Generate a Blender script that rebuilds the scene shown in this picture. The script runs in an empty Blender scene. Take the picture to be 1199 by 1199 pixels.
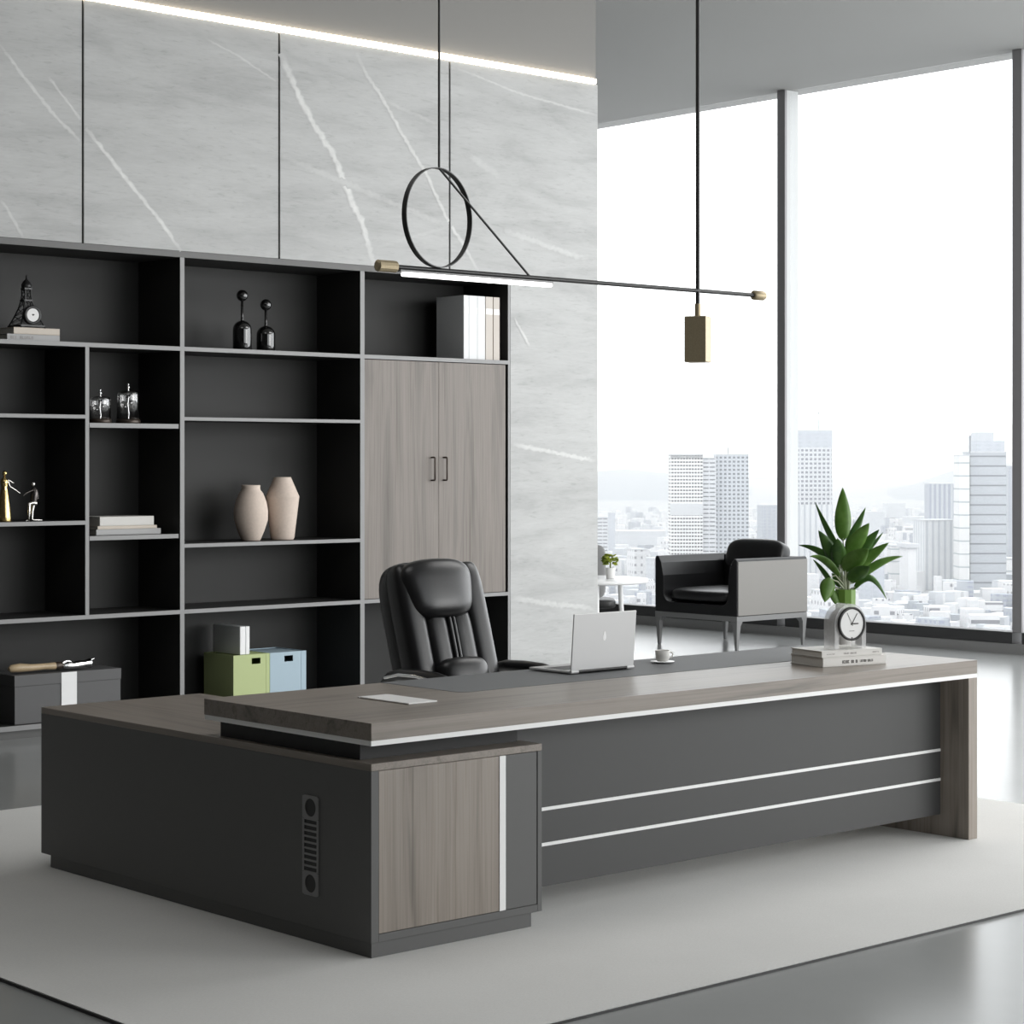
import bpy, bmesh, math, random
from mathutils import Vector, Matrix, Euler
random.seed(7)
C = bpy.context.scene.collection
SC = bpy.context.scene
PI = math.pi

# ------------------------------------------------------------------ camera, world, exposure
cam_d = bpy.data.cameras.new('camera'); cam = bpy.data.objects.new('camera', cam_d); C.objects.link(cam)
cam.location = (-4.183, -5.353, 1.6)
cam.rotation_euler = (PI/2, 0, 0.840724 - PI/2)
cam_d.sensor_width = 36.0; cam_d.sensor_fit = 'HORIZONTAL'
cam_d.lens = 2466.4/1199*36
cam_d.shift_y = -(599.5-540.81)/1199
cam_d.clip_start = 0.05; cam_d.clip_end = 30000
SC.camera = cam

WORLD = 2.6
w = bpy.data.worlds.new('sky'); SC.world = w; w.use_nodes = True
wn = w.node_tree.nodes; bg = wn['Background']
bg.inputs['Color'].default_value = (0.965, 0.985, 1.0, 1); bg.inputs['Strength'].default_value = WORLD

def portal(name, loc, rot, sx, sy):
    l = bpy.data.lights.new(name, 'AREA'); l.shape = 'RECTANGLE'; l.size = sx; l.size_y = sy
    l.cycles.is_portal = True
    o = bpy.data.objects.new(name, l); C.objects.link(o); o.location = loc; o.rotation_euler = rot
portal('portal_east', (10.65, 3.0, 2.6), (0, PI/2, 0), 4.9, 19.6)      # -Z axis of the light looks into the room
portal('portal_south', (5.6, -6.85, 2.6), (-PI/2, 0, PI), 10.0, 4.9)

def area(name, loc, target, sx, sy, power, col=(1,1,1)):
    l = bpy.data.lights.new(name, 'AREA'); l.shape = 'RECTANGLE'; l.size = sx; l.size_y = sy; l.energy = power; l.color = col
    o = bpy.data.objects.new(name, l); C.objects.link(o); o.location = loc
    o.rotation_euler = (Vector(target)-Vector(loc)).to_track_quat('-Z', 'Y').to_euler()
# added, unseen fill lamps south and overhead; an area light for east window daylight
area('south_fill', (8.0, -6.6, 2.3), (3.6, 4.5, .9), 5.0, 4.2, 310, (1, .985, .965))
area('east_daylight', (10.5, .2, 2.5), (3.5, 3.2, 1.0), 6.5, 4.2, 190, (.985, .99, 1))
area('ceiling_fill', (7.0, .6, 5.03), (7.0, .6, 0), 4.5, 3.2, 185, (1, .99, .975))
area('ceiling_fill_2', (-.15, .9, 5.03), (-.15, .9, 0), 2.2, 2.6, 34, (1, .99, .975))

SC.view_settings.view_transform = 'Standard'; SC.view_settings.look = 'None'
SC.view_settings.gamma = 1.0; SC.view_settings.use_curve_mapping = False
SC.view_settings.exposure = 0.0
cy = SC.cycles
cy.use_denoising = True; cy.max_bounces = 10; cy.diffuse_bounces = 5; cy.glossy_bounces = 4
cy.transparent_max_bounces = 16; cy.transmission_bounces = 8; cy.caustics_reflective = False; cy.caustics_refractive = False
cy.sample_clamp_indirect = 6.0

# ------------------------------------------------------------------ materials
def lin(c): return tuple(((x/255)/12.92 if x/255 <= .04045 else ((x/255+.055)/1.055)**2.4) for x in c)
class NT:
    def __init__(s, name):
        s.m = bpy.data.materials.new(name); s.m.use_nodes = True; s.t = s.m.node_tree
        s.b = s.t.nodes['Principled BSDF']; s.out = s.t.nodes['Material Output']
    def n(s, typ, **k):
        x = s.t.nodes.new(typ)
        for a, v in k.items(): setattr(x, a, v)
        return x
    def l(s, a, b): s.t.links.new(a, b)
    def coords(s, scale=(1,1,1), rot=(0,0,0)):
        tc = s.n('ShaderNodeTexCoord'); mp = s.n('ShaderNodeMapping')
        mp.inputs['Scale'].default_value = scale; mp.inputs['Rotation'].default_value = rot
        s.l(tc.outputs['Object'], mp.inputs['Vector']); return mp.outputs['Vector']
    def noise(s, vec, scale, detail=4, rough=.55, dist=0):
        x = s.n('ShaderNodeTexNoise'); x.inputs['Scale'].default_value = scale; x.inputs['Detail'].default_value = detail
        x.inputs['Roughness'].default_value = rough; x.inputs['Distortion'].default_value = dist
        s.l(vec, x.inputs['Vector']); return x.outputs['Fac']
    def ramp(s, fac, stops):
        r = s.n('ShaderNodeValToRGB'); e = r.color_ramp.elements
        while len(e) < len(stops): e.new(0.5)
        for i, (p, c) in enumerate(stops): e[i].position = p; e[i].color = (*c, 1)
        s.l(fac, r.inputs['Fac']); return r.outputs['Color']
    def mix(s, fac, a, b, mode='MIX'):
        x = s.n('ShaderNodeMix', data_type='RGBA', blend_type=mode)
        for sock, v in ((x.inputs[0], fac), (x.inputs[6], a), (x.inputs[7], b)):
            if hasattr(v, 'links'): s.l(v, sock)
            elif isinstance(v, tuple): sock.default_value = (*v, 1) if len(v) == 3 else v
            else: sock.default_value = v
        return x.outputs[2]
    def bump(s, h, strength, dist=.01):
        b = s.n('ShaderNodeBump'); b.inputs['Strength'].default_value = strength; b.inputs['Distance'].default_value = dist
        s.l(h, b.inputs['Height']); s.l(b.outputs['Normal'], s.b.inputs['Normal'])

def mat(name, col, rough=.5, metal=0, spec=.5, coat=0, noise=0, nscale=40, bump=0, sheen=0, sub=0):
    """Principled material with a little procedural variation of its own colour."""
    t = NT(name); b = t.b
    b.inputs['Roughness'].default_value = rough; b.inputs['Metallic'].default_value = metal
    b.inputs['Specular IOR Level'].default_value = spec; b.inputs['Coat Weight'].default_value = coat
    b.inputs['Sheen Weight'].default_value = sheen
    v = t.coords(); f = t.noise(v, nscale, 5)
    k = max(noise, .005)
    lo = tuple(c*(1-k) for c in col); hi = tuple(min(1, c*(1+k)) for c in col)
    t.l(t.ramp(f, [(.3, lo), (.7, hi)]), b.inputs['Base Color'])
    if bump: t.bump(f, bump)
    return t.m

def wood(name, base, axis, rough=.36, dark=.55):
    t = NT(name); s = [9.0, 9.0, 9.0]; s[axis] = .55
    v = t.coords(tuple(s)); a = t.noise(v, 1.0, 3, .6, 1.2)
    s2 = [120.0]*3; s2[axis] = 1.6
    v2 = t.coords(tuple(s2)); f = t.noise(v2, 1.0, 3, .6)
    s3 = [26.0]*3; s3[axis] = .5
    v3 = t.coords(tuple(s3)); g = t.noise(v3, 1.0, 4, .65, .6)
    d = tuple(c*dark for c in base); h = tuple(min(1, c*1.13) for c in base)
    c1 = t.ramp(a, [(.30, d), (.40, tuple(c*.84 for c in base)), (.47, tuple(c*.95 for c in base)), (.60, base), (.78, h)])
    c2 = t.ramp(f, [(.30, (.80,.79,.78)), (.55, (1,1,1))])
    c3 = t.ramp(g, [(.34, (.72,.70,.68)), (.42, (1,1,1))])
    c = t.mix(1.0, c1, c2, 'MULTIPLY'); c = t.mix(1.0, c, c3, 'MULTIPLY')
    t.l(c, t.b.inputs['Base Color']); t.b.inputs['Roughness'].default_value = rough
    t.b.inputs['Specular IOR Level'].default_value = .45
    t.bump(f, .06, .002); return t.m

WOODC = (.255, .222, .192)
M = {}
M['wood_x'] = wood('grey_oak_along_desk', WOODC, 0); M['wood_y'] = wood('grey_oak_along_cabinet', WOODC, 1)
M['wood_z'] = wood('grey_oak_upright', tuple(c*1.22 for c in WOODC), 2); M['door_wood'] = wood('pale_grey_oak_upright', (.238,.211,.190), 2, .5, .72)
M['grey'] = mat('charcoal_laminate', (.118,.118,.116), .55, spec=.4)
M['grey_shaded'] = mat('shaded_charcoal_panel', (.070,.070,.070), .55, spec=.35)  # charcoal laminate with the tabletop overhang's shade put into the colour
M['grey_dk'] = mat('dark_laminate', (.030,.030,.030), .6, spec=.35)
M['white'] = mat('white_lacquer', (.90,.90,.89), .35)
M['case'] = mat('black_case_board', (.030,.030,.029), .55, spec=.35)
M['case_edge'] = mat('grey_edge_band', (.28,.28,.28), .42)
M['fascia'] = mat('dark_grey_fascia', (.125,.125,.123), .5)
M['black_metal'] = mat('black_metal', (.018,.018,.018), .4, spec=.5)
M['brass'] = mat('brushed_brass', (.42,.35,.23), .5, metal=.6, noise=.1, nscale=200)
M['bronze'] = mat('brown_bronze', (.06,.045,.035), .35, metal=.4)
M['leather'] = mat('black_leather', (.012,.012,.013), .31, spec=.55, noise=.2, nscale=300, bump=.06)
M['taupe'] = mat('taupe_leather', (.26,.25,.235), .5, noise=.06, nscale=120, bump=.04)
M['gun'] = mat('gunmetal_paint', (.24,.24,.24), .42)
M['chrome'] = mat('chrome', (.8,.8,.8), .08, metal=1)
M['plastic'] = mat('black_plastic', (.015,.015,.015), .45)
M['silver'] = mat('silver_aluminium', (.60,.60,.60), .5, metal=.15, noise=.005, nscale=3)
M['logo'] = mat('bright_white_mark', (.95,.95,.95), .2)
M['screen'] = mat('dark_glass_screen', (.01,.01,.012), .12)
M['keys'] = mat('dark_keys', (.03,.03,.032), .5)
M['paper'] = mat('page_paper', (.72,.70,.66), .8)
M['cover_w'] = mat('off_white_cover', (.70,.685,.655), .5)
M['cover_g'] = mat('light_grey_cover', (.46,.46,.46), .55)
M['cover_b'] = mat('cream_cover', (.66,.59,.51), .55)
M['folder_w'] = mat('white_folder_board', (.78,.79,.80), .5)
M['folder_b'] = mat('beige_folder_board', (.60,.55,.50), .5)
M['ink'] = mat('dark_ink', (.05,.045,.04), .6)
M['ink_l'] = mat('pale_ink', (.35,.33,.32), .6)
M['clay'] = mat('beige_clay', (.70,.59,.51), .75, noise=.05, nscale=60, bump=.03)
M['gloss_blk'] = mat('gloss_black_glass', (.006,.006,.006), .06, spec=.8, coat=.6)
M['gold'] = mat('polished_gold', (.72,.54,.24), .22, metal=1)
M['steel'] = mat('polished_steel', (.60,.585,.56), .2, metal=1)
M['dk_steel'] = mat('dark_patina_steel', (.10,.09,.085), .25, metal=.8)
M['gbox'] = mat('grey_box_board', (.115,.115,.117), .6)
M['tan'] = mat('tan_horn', (.52,.40,.25), .35, noise=.12, nscale=25)
M['green_b'] = mat('light_green_board', (.50,.58,.28), .6)
M['blue_b'] = mat('pale_blue_board', (.42,.54,.62), .6)
M['mat_l'] = mat('grey_desk_leather', (.15,.155,.16), .6, spec=.3, noise=.08, nscale=200, bump=.04)
M['pot_w'] = mat('white_ceramic', (.78,.78,.77), .3)
M['pot_g'] = mat('green_glaze', (.16,.30,.05), .35)
M['soil'] = mat('dark_soil', (.03,.022,.015), .9, noise=.4, nscale=80, bump=.4)
M['stem'] = mat('pale_stem', (.42,.46,.32), .5)
M['acryl'] = None
M['tin'] = mat('brushed_clock_case', (.33,.33,.33), .35, metal=.6)
M['dial'] = mat('white_dial', (.80,.80,.79), .45)
M['chair_gr'] = mat('grey_mesh_back', (.30,.30,.30), .6)
M['table_w'] = mat('white_table_laminate', (.85,.85,.85), .35)
M['mullion'] = mat('grey_window_metal', (.30,.29,.30), .45, metal=.25)
M['fin'] = mat('silver_mullion_fin', (.62,.63,.63), .45)
M['frame_dk'] = mat('dark_window_metal', (.06,.06,.062), .45, metal=.2)
M['sill'] = mat('grey_sill_metal', (.27,.27,.27), .4)
M['ceil'] = mat('matt_grey_ceiling_paint', (.30,.30,.292), .8)
M['bulk'] = mat('warm_grey_wall_paint', (.25,.245,.235), .8)
M['dkwall'] = mat('dark_wall_paint', (.05,.05,.05), .8)
M['gap'] = mat('panel_gap', (.03,.03,.03), .8)

def leaf_mat(name, a, b):
    t = NT(name); v = t.coords((1,1,1)); f = t.noise(v, 18, 4)
    t.l(t.ramp(f, [(.35, a), (.7, b)]), t.b.inputs['Base Color']); t.b.inputs['Roughness'].default_value = .38
    tr = t.n('ShaderNodeBsdfTranslucent'); tr.inputs['Color'].default_value = (*[min(1, c*1.3) for c in b], 1)
    mx = t.n('ShaderNodeMixShader'); mx.inputs[0].default_value = .22
    t.l(t.b.outputs[0], mx.inputs[1]); t.l(tr.outputs[0], mx.inputs[2]); t.l(mx.outputs[0], t.out.inputs['Surface'])
    return t.m
M['leaf'] = leaf_mat('dark_green_leaf', (.04,.11,.022), (.10,.22,.04))
M['leaf_l'] = leaf_mat('fresh_green_leaf', (.09,.20,.03), (.19,.34,.08))
M['leaf_s'] = leaf_mat('lime_leaf', (.09,.14,.01), (.42,.48,.05))

def emit(name, col, s):
    t = NT(name); b = t.b; b.inputs['Base Color'].default_value = (*col, 1)
    b.inputs['Emission Color'].default_value = (*col, 1); b.inputs['Emission Strength'].default_value = s
    n = t.coords(); return t.m
M['led'] = emit('warm_led', (1.0,.88,.70), 6.0)
M['tube'] = emit('white_led', (1.0,.99,.97), 3.0)

def glassy(name, fac, tint=(1,1,1), rough=0.0):
    t = NT(name); t.t.nodes.remove(t.b)
    tr = t.n('ShaderNodeBsdfTransparent'); tr.inputs['Color'].default_value = (*tint, 1)
    gl = t.n('ShaderNodeBsdfGlossy'); gl.inputs['Roughness'].default_value = rough
    fr = t.n('ShaderNodeLayerWeight'); fr.inputs['Blend'].default_value = .5
    pw = t.n('ShaderNodeMath', operation='POWER'); pw.inputs[1].default_value = 5; t.l(fr.outputs['Facing'], pw.inputs[0])
    mu = t.n('ShaderNodeMath', operation='MULTIPLY_ADD', use_clamp=True); mu.inputs[1].default_value = .9*fac; mu.inputs[2].default_value = .04*fac
    t.l(pw.outputs[0], mu.inputs[0])
    mx = t.n('ShaderNodeMixShader'); t.l(mu.outputs[0], mx.inputs[0])
    t.l(tr.outputs[0], mx.inputs[1]); t.l(gl.outputs[0], mx.inputs[2]); t.l(mx.outputs[0], t.out.inputs['Surface'])
    return t.m
M['pane'] = glassy('window_glass', 1.0, (.985,.99,.99))
M['cloche'] = glassy('clear_dome_glass', 5.0, (.9,.9,.9), .02)

def acrylic():
    t = NT('frosted_acrylic'); b = t.b
    b.inputs['Base Color'].default_value = (.92,.92,.92,1); b.inputs['Roughness'].default_value = .12
    v = t.coords(); f = t.noise(v, 60, 2)
    tr = t.n('ShaderNodeBsdfTransparent'); tr.inputs['Color'].default_value = (.97,.97,.97,1)
    mx = t.n('ShaderNodeMixShader')
    r = t.ramp(f, [(0, (.30,.30,.30)), (1, (.40,.40,.40))]); t.l(r, mx.inputs[0])
    t.l(tr.outputs[0], mx.inputs[1]); t.l(b.outputs[0], mx.inputs[2]); t.l(mx.outputs[0], t.out.inputs['Surface'])
    return t.m
M['acryl'] = acrylic()

def stone():
    t = NT('grey_veined_stone')
    v = t.coords((.55, .55, 2.6), (0, math.radians(-7), 0)); a = t.noise(v, 2.2, 9, .62, .5)
    v2 = t.coords((3.5, 3.5, 22), (0, math.radians(-10), 0)); f = t.noise(v2, 3.0, 6, .65, .8)
    c = t.ramp(a, [(.30, (.39,.393,.39)), (.50, (.475,.48,.475)), (.72, (.53,.535,.53))])
    d = t.ramp(f, [(.30, (.80,.80,.80)), (.42, (.96,.96,.96)), (.7, (1.03,1.03,1.03))])
    c = t.mix(1.0, c, d, 'MULTIPLY')
    at = t.n('ShaderNodeAttribute', attribute_name='vein')
    v3 = t.coords((9, 9, 9)); g = t.noise(v3, 3, 4)
    mu = t.n('ShaderNodeMath', operation='MULTIPLY_ADD'); t.l(g, mu.inputs[0]); mu.inputs[1].default_value = .9; mu.inputs[2].default_value = .5
    m2 = t.n('ShaderNodeMath', operation='MULTIPLY', use_clamp=True); t.l(mu.outputs[0], m2.inputs[0]); t.l(at.outputs['Fac'], m2.inputs[1])
    c = t.mix(m2.outputs[0], c, (.92,.92,.90)); t.l(c, t.b.inputs['Base Color'])
    t.b.inputs['Roughness'].default_value = .55; t.bump(f, .05, .003); return t.m
M['stone'] = stone()

def floor_m():
    t = NT('polished_grey_floor'); v = t.coords(); a = t.noise(v, .8, 5, .6)
    t.l(t.ramp(a, [(.3, (.305,.315,.312)), (.7, (.335,.345,.342))]), t.b.inputs['Base Color'])
    t.b.inputs['Roughness'].default_value = .20
    t.b.inputs['Specular IOR Level'].default_value = .34; return t.m
M['floor'] = floor_m()

def rug_m():
    t = NT('pale_grey_carpet'); v = t.coords((14, 120, 30), (0, 0, .0)); f = t.noise(v, 6, 3, .6)
    v1 = t.coords(); a = t.noise(v1, 1.5, 4)
    c = t.ramp(a, [(.3, (.66,.658,.64)), (.7, (.70,.698,.68))])
    d = t.ramp(f, [(.3, (.90,.90,.90)), (.6, (1.02,1.02,1.02))])
    t.l(t.mix(1.0, c, d, 'MULTIPLY'), t.b.inputs['Base Color']); t.b.inputs['Roughness'].default_value = .95
    t.b.inputs['Specular IOR Level'].default_value = .15; t.b.inputs['Sheen Weight'].default_value = .15
    t.bump(f, .25, .004); return t.m
M['rug'] = rug_m()

def facade(name, wall, win, sx, sz, fx, fz, horizontal=False):
    """wall colour with a grid of window bays: sx, sz bay width and storey height in metres; fx, fz the glazed share."""
    t = NT(name); tc = t.n('ShaderNodeTexCoord'); sp = t.n('ShaderNodeSeparateXYZ'); t.l(tc.outputs['Object'], sp.inputs[0])
    def cell(sock, size, frac):
        d = t.n('ShaderNodeMath', operation='DIVIDE'); t.l(sock, d.inputs[0]); d.inputs[1].default_value = size
        f = t.n('ShaderNodeMath', operation='FRACT'); t.l(d.outputs[0], f.inputs[0])
        l = t.n('ShaderNodeMath', operation='LESS_THAN'); t.l(f.outputs[0], l.inputs[0]); l.inputs[1].default_value = frac
        return l.outputs[0]
    add = t.n('ShaderNodeMath', operation='ADD'); t.l(sp.outputs[0], add.inputs[0]); t.l(sp.outputs[1], add.inputs[1])
    cx = cell(add.outputs[0], sx, fx); cz = cell(sp.outputs[2], sz, fz)
    mu = t.n('ShaderNodeMath', operation='MULTIPLY'); t.l(cx, mu.inputs[0]); t.l(cz, mu.inputs[1])
    v = t.coords(); f = t.noise(v, .05, 4)
    wv = t.ramp(f, [(.3, tuple(c*.93 for c in wall)), (.7, wall)])
    t.l(t.mix(mu.outputs[0], wv, win), t.b.inputs['Base Color']); t.b.inputs['Roughness'].default_value = .7
    t.b.inputs['Specular IOR Level'].default_value = .2
    return t.m

# ------------------------------------------------------------------ mesh helpers
W = {}
class MB:
    def __init__(s): s.v = []; s.f = []; s.smooth = []; s.attr = None
    def add(s, vs, fs, smooth=False):
        o = len(s.v); s.v += [Vector(p) for p in vs]; s.f += [tuple(i+o for i in f) for f in fs]; s.smooth += [smooth]*len(fs); return s
    def box(s, x0, x1, y0, y1, z0, z1, rot=None, piv=None):
        vs = [Vector((x, y, z)) for z in (z0, z1) for y in (y0, y1) for x in (x0, x1)]
        if rot is not None:
            p = Vector(piv) if piv is not None else Vector(((x0+x1)/2, (y0+y1)/2, (z0+z1)/2))
            vs = [rot @ (q-p) + p for q in vs]
        return s.add(vs, [(0,2,3,1), (4,5,7,6), (0,1,5,4), (2,6,7,3), (0,4,6,2), (1,3,7,5)])
    def tube(s, pts, r, n=10, cap=True, smooth=True):
        pts = [Vector(p) for p in pts]; rs = r if isinstance(r, (list, tuple)) else [r]*len(pts)
        rings = []; up = None
        for i, p in enumerate(pts):
            d = (pts[min(i+1, len(pts)-1)] - pts[max(i-1, 0)]).normalized()
            if up is None: up = Vector((0,0,1)) if abs(d.z) < .9 else Vector((1,0,0))
            a = d.cross(up).normalized(); b = a.cross(d).normalized(); up = b
            rings.append([p + (a*math.cos(2*PI*k/n) + b*math.sin(2*PI*k/n))*rs[i] for k in range(n)])
        vs = [q for ring in rings for q in ring]; fs = []
        for i in range(len(pts)-1):
            for k in range(n): fs.append((i*n+k, i*n+(k+1) % n, (i+1)*n+(k+1) % n, (i+1)*n+k))
        s.add(vs, fs, smooth)
        if cap: s.add(rings[0], [tuple(range(n))]); s.add(rings[-1], [tuple(reversed(range(n)))])
        return s
    def lathe(s, prof, c=(0,0,0), n=32, smooth=True, rot=None):
        c = Vector(c); vs = []; fs = []
        for r, z in prof:
            for k in range(n):
                q = Vector((r*math.cos(2*PI*k/n), r*math.sin(2*PI*k/n), z)); vs.append((rot @ q if rot is not None else q) + c)
        m = len(prof)
        for i in range(m-1):
            for k in range(n): fs.append((i*n+k, i*n+(k+1) % n, (i+1)*n+(k+1) % n, (i+1)*n+k))
        fs.append(tuple(reversed(range(n)))); fs.append(tuple((m-1)*n+k for k in range(n)))
        return s.add(vs, fs, smooth)
    def ball(s, c, r, n=20, sc=(1,1,1)):
        prof = [(max(1e-4, r*math.sin(PI*i/12)), -r*math.cos(PI*i/12)) for i in range(13)]
        c = Vector(c); vs = []; fs = []
        for a, z in prof:
            for k in range(n): vs.append(Vector((a*math.cos(2*PI*k/n)*sc[0], a*math.sin(2*PI*k/n)*sc[1], z*sc[2])) + c)
        for i in range(12):
            for k in range(n): fs.append((i*n+k, i*n+(k+1) % n, (i+1)*n+(k+1) % n, (i+1)*n+k))
        return s.add(vs, fs, True)
    def super(s, c, h, e1=.35, e2=.35, rot=None, nu=40, nv=24, fn=None):
        """superellipsoid cushion: half sizes h, small exponents are boxier"""
        def sp(a, e): return math.copysign(abs(a)**e, a)
        c = Vector(c); vs = []; fs = []
        for i in range(nv+1):
            ph = -PI/2 + PI*i/nv
            for k in range(nu):
                th = 2*PI*k/nu
                q = Vector((h[0]*sp(math.cos(ph), e1)*sp(math.cos(th), e2), h[1]*sp(math.cos(ph), e1)*sp(math.sin(th), e2), h[2]*sp(math.sin(ph), e1)))
                if fn: q = fn(q)
                vs.append((rot @ q if rot is not None else q) + c)
        for i in range(nv):
            for k in range(nu): fs.append((i*nu+k, i*nu+(k+1) % nu, (i+1)*nu+(k+1) % nu, (i+1)*nu+k))
        return s.add(vs, fs, True)
    def prism(s, poly, d0, d1, plane='yz', smooth=False):
        """poly in a plane, extruded along the third axis from d0 to d1"""
        def mk(a, b, d): return {'yz': (d, a, b), 'xz': (a, d, b), 'xy': (a, b, d)}[plane]
        n = len(poly); vs = [mk(a, b, d0) for a, b in poly] + [mk(a, b, d1) for a, b in poly]
        s.add(vs, [tuple(range(n)), tuple(reversed(range(n, 2*n)))])
        o = len(s.v) - 2*n
        for i in range(n): s.f.append((o+i, o+n+i, o+n+(i+1) % n, o+(i+1) % n)); s.smooth.append(smooth)
        return s

def link(name, data, parent=None):
    o = bpy.data.objects.new(name, data); C.objects.link(o)
    if parent is not None: o.parent = parent
    return o
def obj(name, mb, m, parent=None, bevel=0, seg=2, local=False, sub=0, at=None):
    """links the collected shapes as ONE mesh object; coordinates are world unless local=True.
    A top-level mesh gets its origin at the point `at`."""
    Mw = W.get(parent, Matrix()) if parent is not None else (Matrix.Translation(at) if at is not None else Matrix())
    inv = Matrix() if local else Mw.inverted()
    me = bpy.data.meshes.new(name); me.from_pydata([inv @ p for p in mb.v], [], mb.f)
    bm = bmesh.new(); bm.from_mesh(me); bmesh.ops.recalc_face_normals(bm, faces=bm.faces); bm.to_mesh(me); bm.free()
    me.polygons.foreach_set('use_smooth', mb.smooth)
    mats = m if isinstance(m, list) else [m]
    for x in mats: me.materials.append(x)
    if mb.attr:
        a = me.attributes.new('vein', 'FLOAT', 'POINT'); a.data.foreach_set('value', mb.attr)
    o = link(name, me, parent)
    if parent is None and at is not None: o.location = at
    W[o] = Mw
    if bevel:
        b = o.modifiers.new('bevel', 'BEVEL'); b.width = bevel; b.segments = seg; b.limit_method = 'ANGLE'; b.angle_limit = math.radians(40)
        b.harden_normals = False
    if sub:
        b = o.modifiers.new('subsurf', 'SUBSURF'); b.levels = sub; b.render_levels = sub
    return o
def thing(name, label, cat, loc=(0,0,0), rotz=0, group=None):
    o = link(name, None); o.location = loc; o.rotation_euler = (0, 0, rotz); o.empty_display_size = .1
    W[o] = Matrix.Translation(loc) @ Matrix.Rotation(rotz, 4, 'Z')
    return tag(o, label, cat, group)
def tag(o, label, cat, group=None):
    o['label'] = label; o['category'] = cat
    if group: o['group'] = group
    return o
def struct(name, mb, m, parent=None, **k):
    o = obj(name, mb, m, parent, **k)
    if parent is None: o['kind'] = 'structure'
    return o
def dup(root, loc, label, group=None, rotz=0):
    r = root.copy(); C.objects.link(r); r.location = loc; r.rotation_euler = (0, 0, rotz); r['label'] = label
    if group: r['group'] = group
    for ch in list(root.children):
        c = ch.copy(); C.objects.link(c); c.parent = r
        for g in list(ch.children):
            d = g.copy(); C.objects.link(d); d.parent = c
    return r
RX = lambda d: Matrix.Rotation(math.radians(d), 3, 'X')
RY = lambda d: Matrix.Rotation(math.radians(d), 3, 'Y')
RZ = lambda d: Matrix.Rotation(math.radians(d), 3, 'Z')

# ------------------------------------------------------------------ the room
FZ = -.012                                   # floor level; the rug's top is at 0
YB = 5.69                                    # face of the stone wall
CZ = 5.05                                    # ceiling
XW = 10.716                                  # window wall
struct('floor', MB().box(-7.2, 10.98, -7.1, 13.2, FZ-.2, FZ), M['floor'])
struct('ceiling', MB().box(-7.2, 11.05, -7.2, 13.2, CZ, CZ+.25), M['ceil'])
struct('wall_left', MB().box(-7.2, -7.0, -7.1, 5.69, FZ, CZ), M['dkwall'])
struct('wall_inner', MB().box(6.2, 6.4, 6.4, 13.0, FZ, CZ), M['dkwall'])
struct('wall_far', MB().box(6.2, 10.9, 13.0005, 13.2, FZ, CZ), M['bulk'])
struct('wall_front', MB().box(-7.2, .5, -7.1, -6.9, FZ, CZ).box(.5, 10.9, -7.1, -6.9, FZ, .17), M['dkwall'])

# stone cladding: panels with dark joints, a recess for the bookcase, veins
BX0, BX1 = .93, 5.688                        # bookcase recess
sw = MB()
joints = [-4.861, -3.434, -2.007, -.58, .847, 2.274, 3.701, 5.128]
edges = [-7.0] + joints + [6.54]
STZ = 4.352
for a, b in zip(edges[:-1], edges[1:]):
    a2, b2 = a + (.008 if a > -7 else 0), b - (.008 if b < 6.5 else 0)
    if b <= BX0: sw.box(a2, b2, YB, YB+.12, FZ, STZ)
    elif a >= BX0 and b <= BX1: sw.box(a2, b2, YB, YB+.12, 2.902, STZ)
    elif a < BX0:
        sw.box(a2, BX0, YB, YB+.12, FZ, STZ); sw.box(BX0, b2, YB, YB+.12, 2.902, STZ)
    else:
        sw.box(a2, BX1, YB, YB+.12, 2.902, STZ); sw.box(BX1, b2, YB, YB+.12, FZ, STZ)
n0 = len(sw.v); attr = [0.0]*n0
def vein(pts, width, strength, lift):
    """a soft light mineral line let into the stone face; points are (x, z) on the wall"""
    rows = []
    dense = []
    for (x0, z0), (x1, z1) in zip(pts[:-1], pts[1:]):
        k = max(2, int(math.hypot(x1-x0, z1-z0)/.02))
        dense += [(x0+(x1-x0)*i/k, z0+(z1-z0)*i/k) for i in range(k)]
    dense.append(pts[-1]); n = len(dense)
    for i, (x, z) in enumerate(dense):
        a = dense[max(0, i-1)]; b = dense[min(n-1, i+1)]; dx, dz = b[0]-a[0], b[1]-a[1]; L = math.hypot(dx, dz) or 1
        nx, nz = -dz/L, dx/L; wd = width*random.uniform(.7, 1.25); j = random.uniform(-.25, .25)*width
        st = strength*min(1, 6*i/n + .15, 6*(n-1-i)/n + .15)*random.uniform(.75, 1)
        rows.append((x, z, nx, nz, wd, j, st))
    vs = []; at = []
    for x, z, nx, nz, wd, j, st in rows:
        for o_, k in ((-1, 0), (-.35, 1), (.35, 1), (1, 0)):
            vs.append((x+nx*(wd*o_+j), YB-.0003-lift, z+nz*(wd*o_+j))); at.append(st*k)
    hit = lambda i: any(abs(dense[i][0]-j) < .0095 for j in joints)
    fs = [(i*4+k, i*4+k+1, i*4+k+5, i*4+k+4) for i in range(n-1) if not (hit(i) or hit(i+1)) for k in range(3)]
    sw.add(vs, fs); attr.extend(at)
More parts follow.
